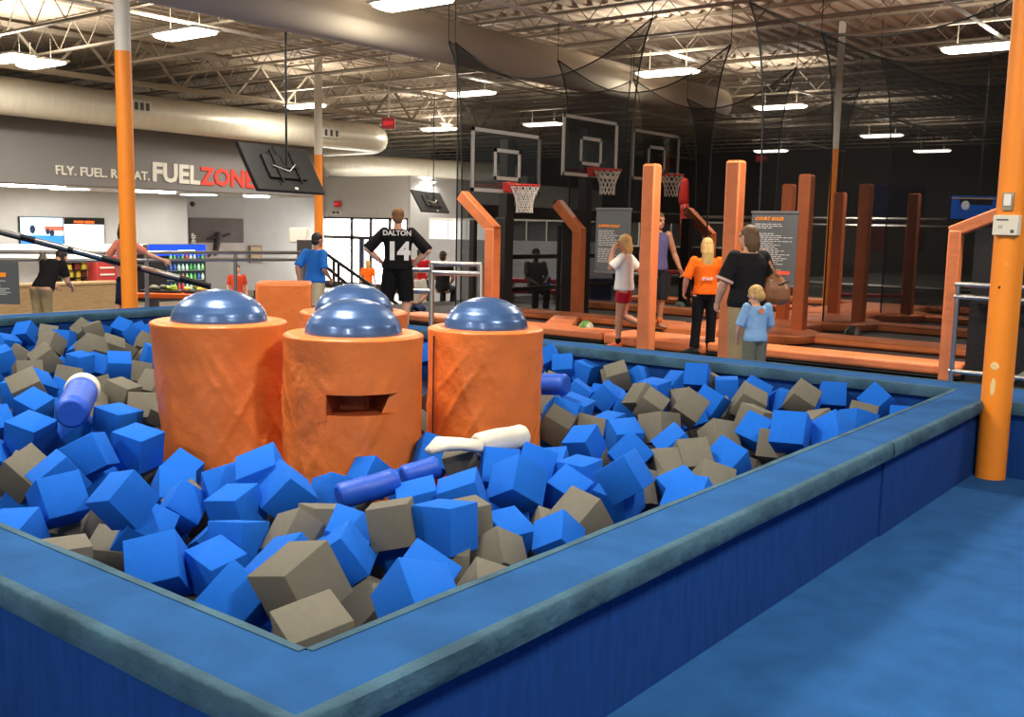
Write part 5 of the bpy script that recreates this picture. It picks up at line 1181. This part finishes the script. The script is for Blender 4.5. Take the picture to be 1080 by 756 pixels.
# benches and bins inside the court's far side
REDM = mat('bench_red', (166, 40, 44), .5)
for i, (x0, x1, y, D, lab) in enumerate(((536, 590, 296, 24, 'long red bench top before the dark banner'), (536, 590, 307, 22.5, 'lower red bench before the dark banner'), (702, 740, 287, 26, 'red bench behind the young man'), (880, 960, 312, 27, 'red bench deep in the right court'))):
    k = D/F; c0 = atd((x0+x1)/2, y, D); t = thing('bench', lab, 'bench', (c0.x, c0.y, 0), 'red benches'); MB().box(c0, ((x1-x0)*k, .4, .1), Rt).build('seat', REDM, t, bevel=.02)
    for s in (-.4, .4): MB().box((c0.x+xw.x*s*(x1-x0)*k, c0.y+xw.y*s*(x1-x0)*k, (c0.z+LZ)/2), (.06, .35, c0.z-LZ-.1), Rt).build('leg', CHROME, t)
for i, (x, y, w_, h_, D, c_, lab) in enumerate(((575, 302, 10, 18, 24, (40, 52, 130), 'blue bin beside the red benches'), (633, 310, 22, 30, 24, (28, 32, 70), 'dark navy crate behind the girl in white'))):
    k = D/F; c0 = atd(x, y, D); t = thing('storage_bin', lab, 'bin', (c0.x, c0.y, 0), None); MB().box(c0, (w_*k, .5, h_*k), Rt).build('body', mat('bin_%d' % i, c_, .5), t, bevel=.03); MB().box(c0+V((0, 0, h_*k/2)), (w_*k*1.06, .54, .06), Rt).build('lid', mat('bin_%d' % i, c_, .5), t)
# bright horizontal pipes and wall mural deep in the right court
for y, z, lab in ((30, 2.1, 'white handrail pipe deep behind the right court, upper'), (30, 1.9, 'white handrail pipe deep behind the right court, lower'), (26, .35, 'silver low railing behind the right court')):
    o = MB().cyl((-16, y, z), (-4, y, z), .05, n=8).build('rail_pipe', CHROME); tag(o, lab, 'pipe', 'pipes behind the right court')
mr = thing('curved_wall_graphic', 'blue and red curved wall graphic behind the dark court posts', 'wall graphic', (-9, 33, 0)); k = 32/F
for (x, y, w_, h_, c_) in ((945, 215, 60, 40, (24, 30, 92)), (895, 222, 26, 50, (40, 38, 40)), (968, 245, 14, 40, (126, 50, 50)), (925, 250, 22, 30, (110, 46, 44)), (898, 262, 22, 60, (86, 80, 70))):
    c0 = atd(x, y, 32+(w_ % 7)*.02); MB().box(c0, (w_*k, .05, h_*k), Rt).build('graphic_panel', mat('graphic_%d_%d' % (c_[0], w_), c_, .8), mr, bevel=.02)
tv = thing('wall_screen', 'blue lit screen with a white shape beside the right orange post', 'television', atd(1030, 218, 20)); k = 20/F; c0 = atd(1032, 219, 20)
MB().box(c0, (64*k, .06, 28*k), Rt).build('bezel', BLACK, tv); s_ = MB().box(c0+nrm*.035, (60*k, .01, 24*k), Rt).build('display', SCR('tv_blue', (22, 96, 200), .8), tv)
MB().box(c0+nrm*.043+V((0, 0, 7*k))-xw*4*k, (34*k, .006, 8*k), Rt).build('picture_band', SCR('tv_dark', (28, 34, 44), .3), s_); MB().ball(c0+nrm*.045-xw*15*k+V((0, 0, 2*k)), (4.5*k, .01, 5*k), 16, 10, Rt).build('picture_shape', SCR('tv_white', (214, 220, 226), .9), s_)
MB().box(c0+nrm*.05+V((0, 0, 9.5*k)), (60*k, .006, 1.6*k), Rt).build('picture_strip', SCR('tv_tan', (180, 150, 130), .6), s_); MB().cyl(c0+V((0, 0, 12*k)), (c0.x, c0.y, 6.1), .025, n=8).build('drop_pole', BLACK, tv)

rp_ = thing('punching_post', 'red padded punching post with a round head deep behind the nets', 'punching post', atd(722, 222, 24)); A = atd(722, 192, 24); B = atd(725, 232, 24)
MB().capsule((A.x, A.y, A.z), (A.x, A.y, mix(A, B, .5).z), .1, .13, 14).build('upper_pad', HOOPR, rp_, smooth=179); MB().sweep([(A.x, A.y, mix(A, B, .5).z), (A.x+.05, A.y, mix(A, B, .75).z), (B.x, B.y, 0)], [.09, .12, .1], 14).build('lower_pad', HOOPR, rp_, smooth=179)
q = atd(731, 229, 23.8); MB().ball(q, .15, 16, 12).build('round_head', HOOPR, rp_, smooth=179)
# ================================================================== LIGHTS
FIXM = mat('white_fixture_enamel', (232, 228, 214), .5); TUBE = mat('lamp_glow', (255, 246, 226), .5, emit=14)
def fixture_proto():
    t = thing('ceiling_light', 'x', 'ceiling light', (0, 0, 0))
    MB().bx(-.72, .72, -.3, .3, .05, .09).build('housing', FIXM, t, bevel=.01)
    MB().sweep([(-.68, 0, .03), (-.6, 0, .03), (.6, 0, .03), (.68, 0, .03)], [(.2, .03), (.27, .06), (.27, .06), (.2, .03)], 20, frame=(0, 1, 0)).build('lamp_lens', TUBE, t, smooth=60)
    for x in (-.45, .45): MB().cyl((x, 0, .09), (x, 0, .55), .006, n=6).build('hanger', JOISTM, t)
    return t
LIGHTS = [((435, 5), 'white high-bay light cut by the top edge of the picture'), ((195, 38), 'large white high-bay light just right of the white pole top'),
          ((704, 78), 'white high-bay light in front of the middle net peaks'), ((1037, 52), 'white high-bay light beside the right orange post'),
          ((823, 114), 'white high-bay light behind the tallest net, above the right court'), ((930, 144), 'small white high-bay light deep over the right court, left of another'),
          ((983, 160), 'rightmost of the small distant high-bay lights'), ((813, 160), 'small distant high-bay light beside the red exit sign in the nets'),
          ((497, 100), 'white high-bay light crossed by the left edge of the net'), ((463, 137), 'white high-bay light between the hanging exit sign and the nets'),
          ((322, 113), 'white high-bay light above the long duct and hanging screen'), ((10, 63), 'white high-bay light at the far left edge over the duct'),
          ((43, 69), 'white high-bay light second from the left edge over the duct')]
fx = None; SPOTS = []
for (p, lab) in LIGHTS:
    P = atz(*p, 5.0); SPOTS.append((P, lab))
for P, lab in (((-5.1, 3.4, 5), 'high-bay light hanging over the near part of the pit'), ((-11.3, 3.4, 5), 'high-bay light hanging over the left end of the pit'), ((-5.1, 11.5, 5), 'high-bay light hanging over the walkway before the court'),
               ((1.1, 3.4, 5), 'high-bay light hanging over the right carpet'), ((1.1, 11.5, 5), 'high-bay light hanging right of the court entrance'), ((-5.1, -4, 5), 'high-bay light hanging behind the viewpoint at left'), ((1.1, -4, 5), 'high-bay light hanging behind the viewpoint at right'),
               (atz(443, 193, 3.35), 'low bright light in front of the second duct left of the nets'), ((-20.5, 27.5, 5), 'extra high-bay light added to brighten the lobby')):  # the lobby high-bay is an extra, added to lift the dim lobby
    SPOTS.append((V(P), lab))
for i, (P, lab) in enumerate(SPOTS):
    if fx is None: fx = fixture_proto(); fx.location = P; o = fx; fx['label'] = lab; fx['group'] = 'high-bay ceiling lights'
    else: o = dup(fx, P, 0, lab, 'high-bay ceiling lights')
    ld = bpy.data.lights.new('high_bay_lamp', 'AREA'); ld.shape = 'RECTANGLE'; ld.size = 1.25; ld.size_y = .45; ld.energy = LAMP; ld.color = (1, .93, .82)
    lo = bpy.data.objects.new('high_bay_lamp', ld); COL.objects.link(lo); lo.parent = o; lo.location = (0, 0, -.06)
    lu = bpy.data.lights.new('added_uplight', 'AREA'); lu.shape = 'RECTANGLE'; lu.size = 1.25; lu.size_y = .45; lu.energy = LAMP*UPF; lu.color = (1, .93, .82)  # upward lamp added above each housing to brighten the ceiling
    lo = bpy.data.objects.new('added_uplight', lu); COL.objects.link(lo); lo.parent = o; lo.location = (0, 0, .12); lo.rotation_euler = (math.pi, 0, 0)
w = bpy.data.worlds.new('hall_ambient'); SC.world = w; w.use_nodes = True
w.node_tree.nodes['Background'].inputs[0].default_value = (1, .95, .88, 1); w.node_tree.nodes['Background'].inputs[1].default_value = AMB
vs_ = SC.view_settings; SC.display_settings.display_device = 'sRGB'; vs_.view_transform = 'Standard'; vs_.look = 'None'; vs_.exposure = 0; vs_.gamma = 1; vs_.use_curve_mapping = False
SC.cycles.use_denoising = True; SC.cycles.transparent_max_bounces = 16; SC.cycles.max_bounces = 6; SC.cycles.sample_clamp_indirect = 4
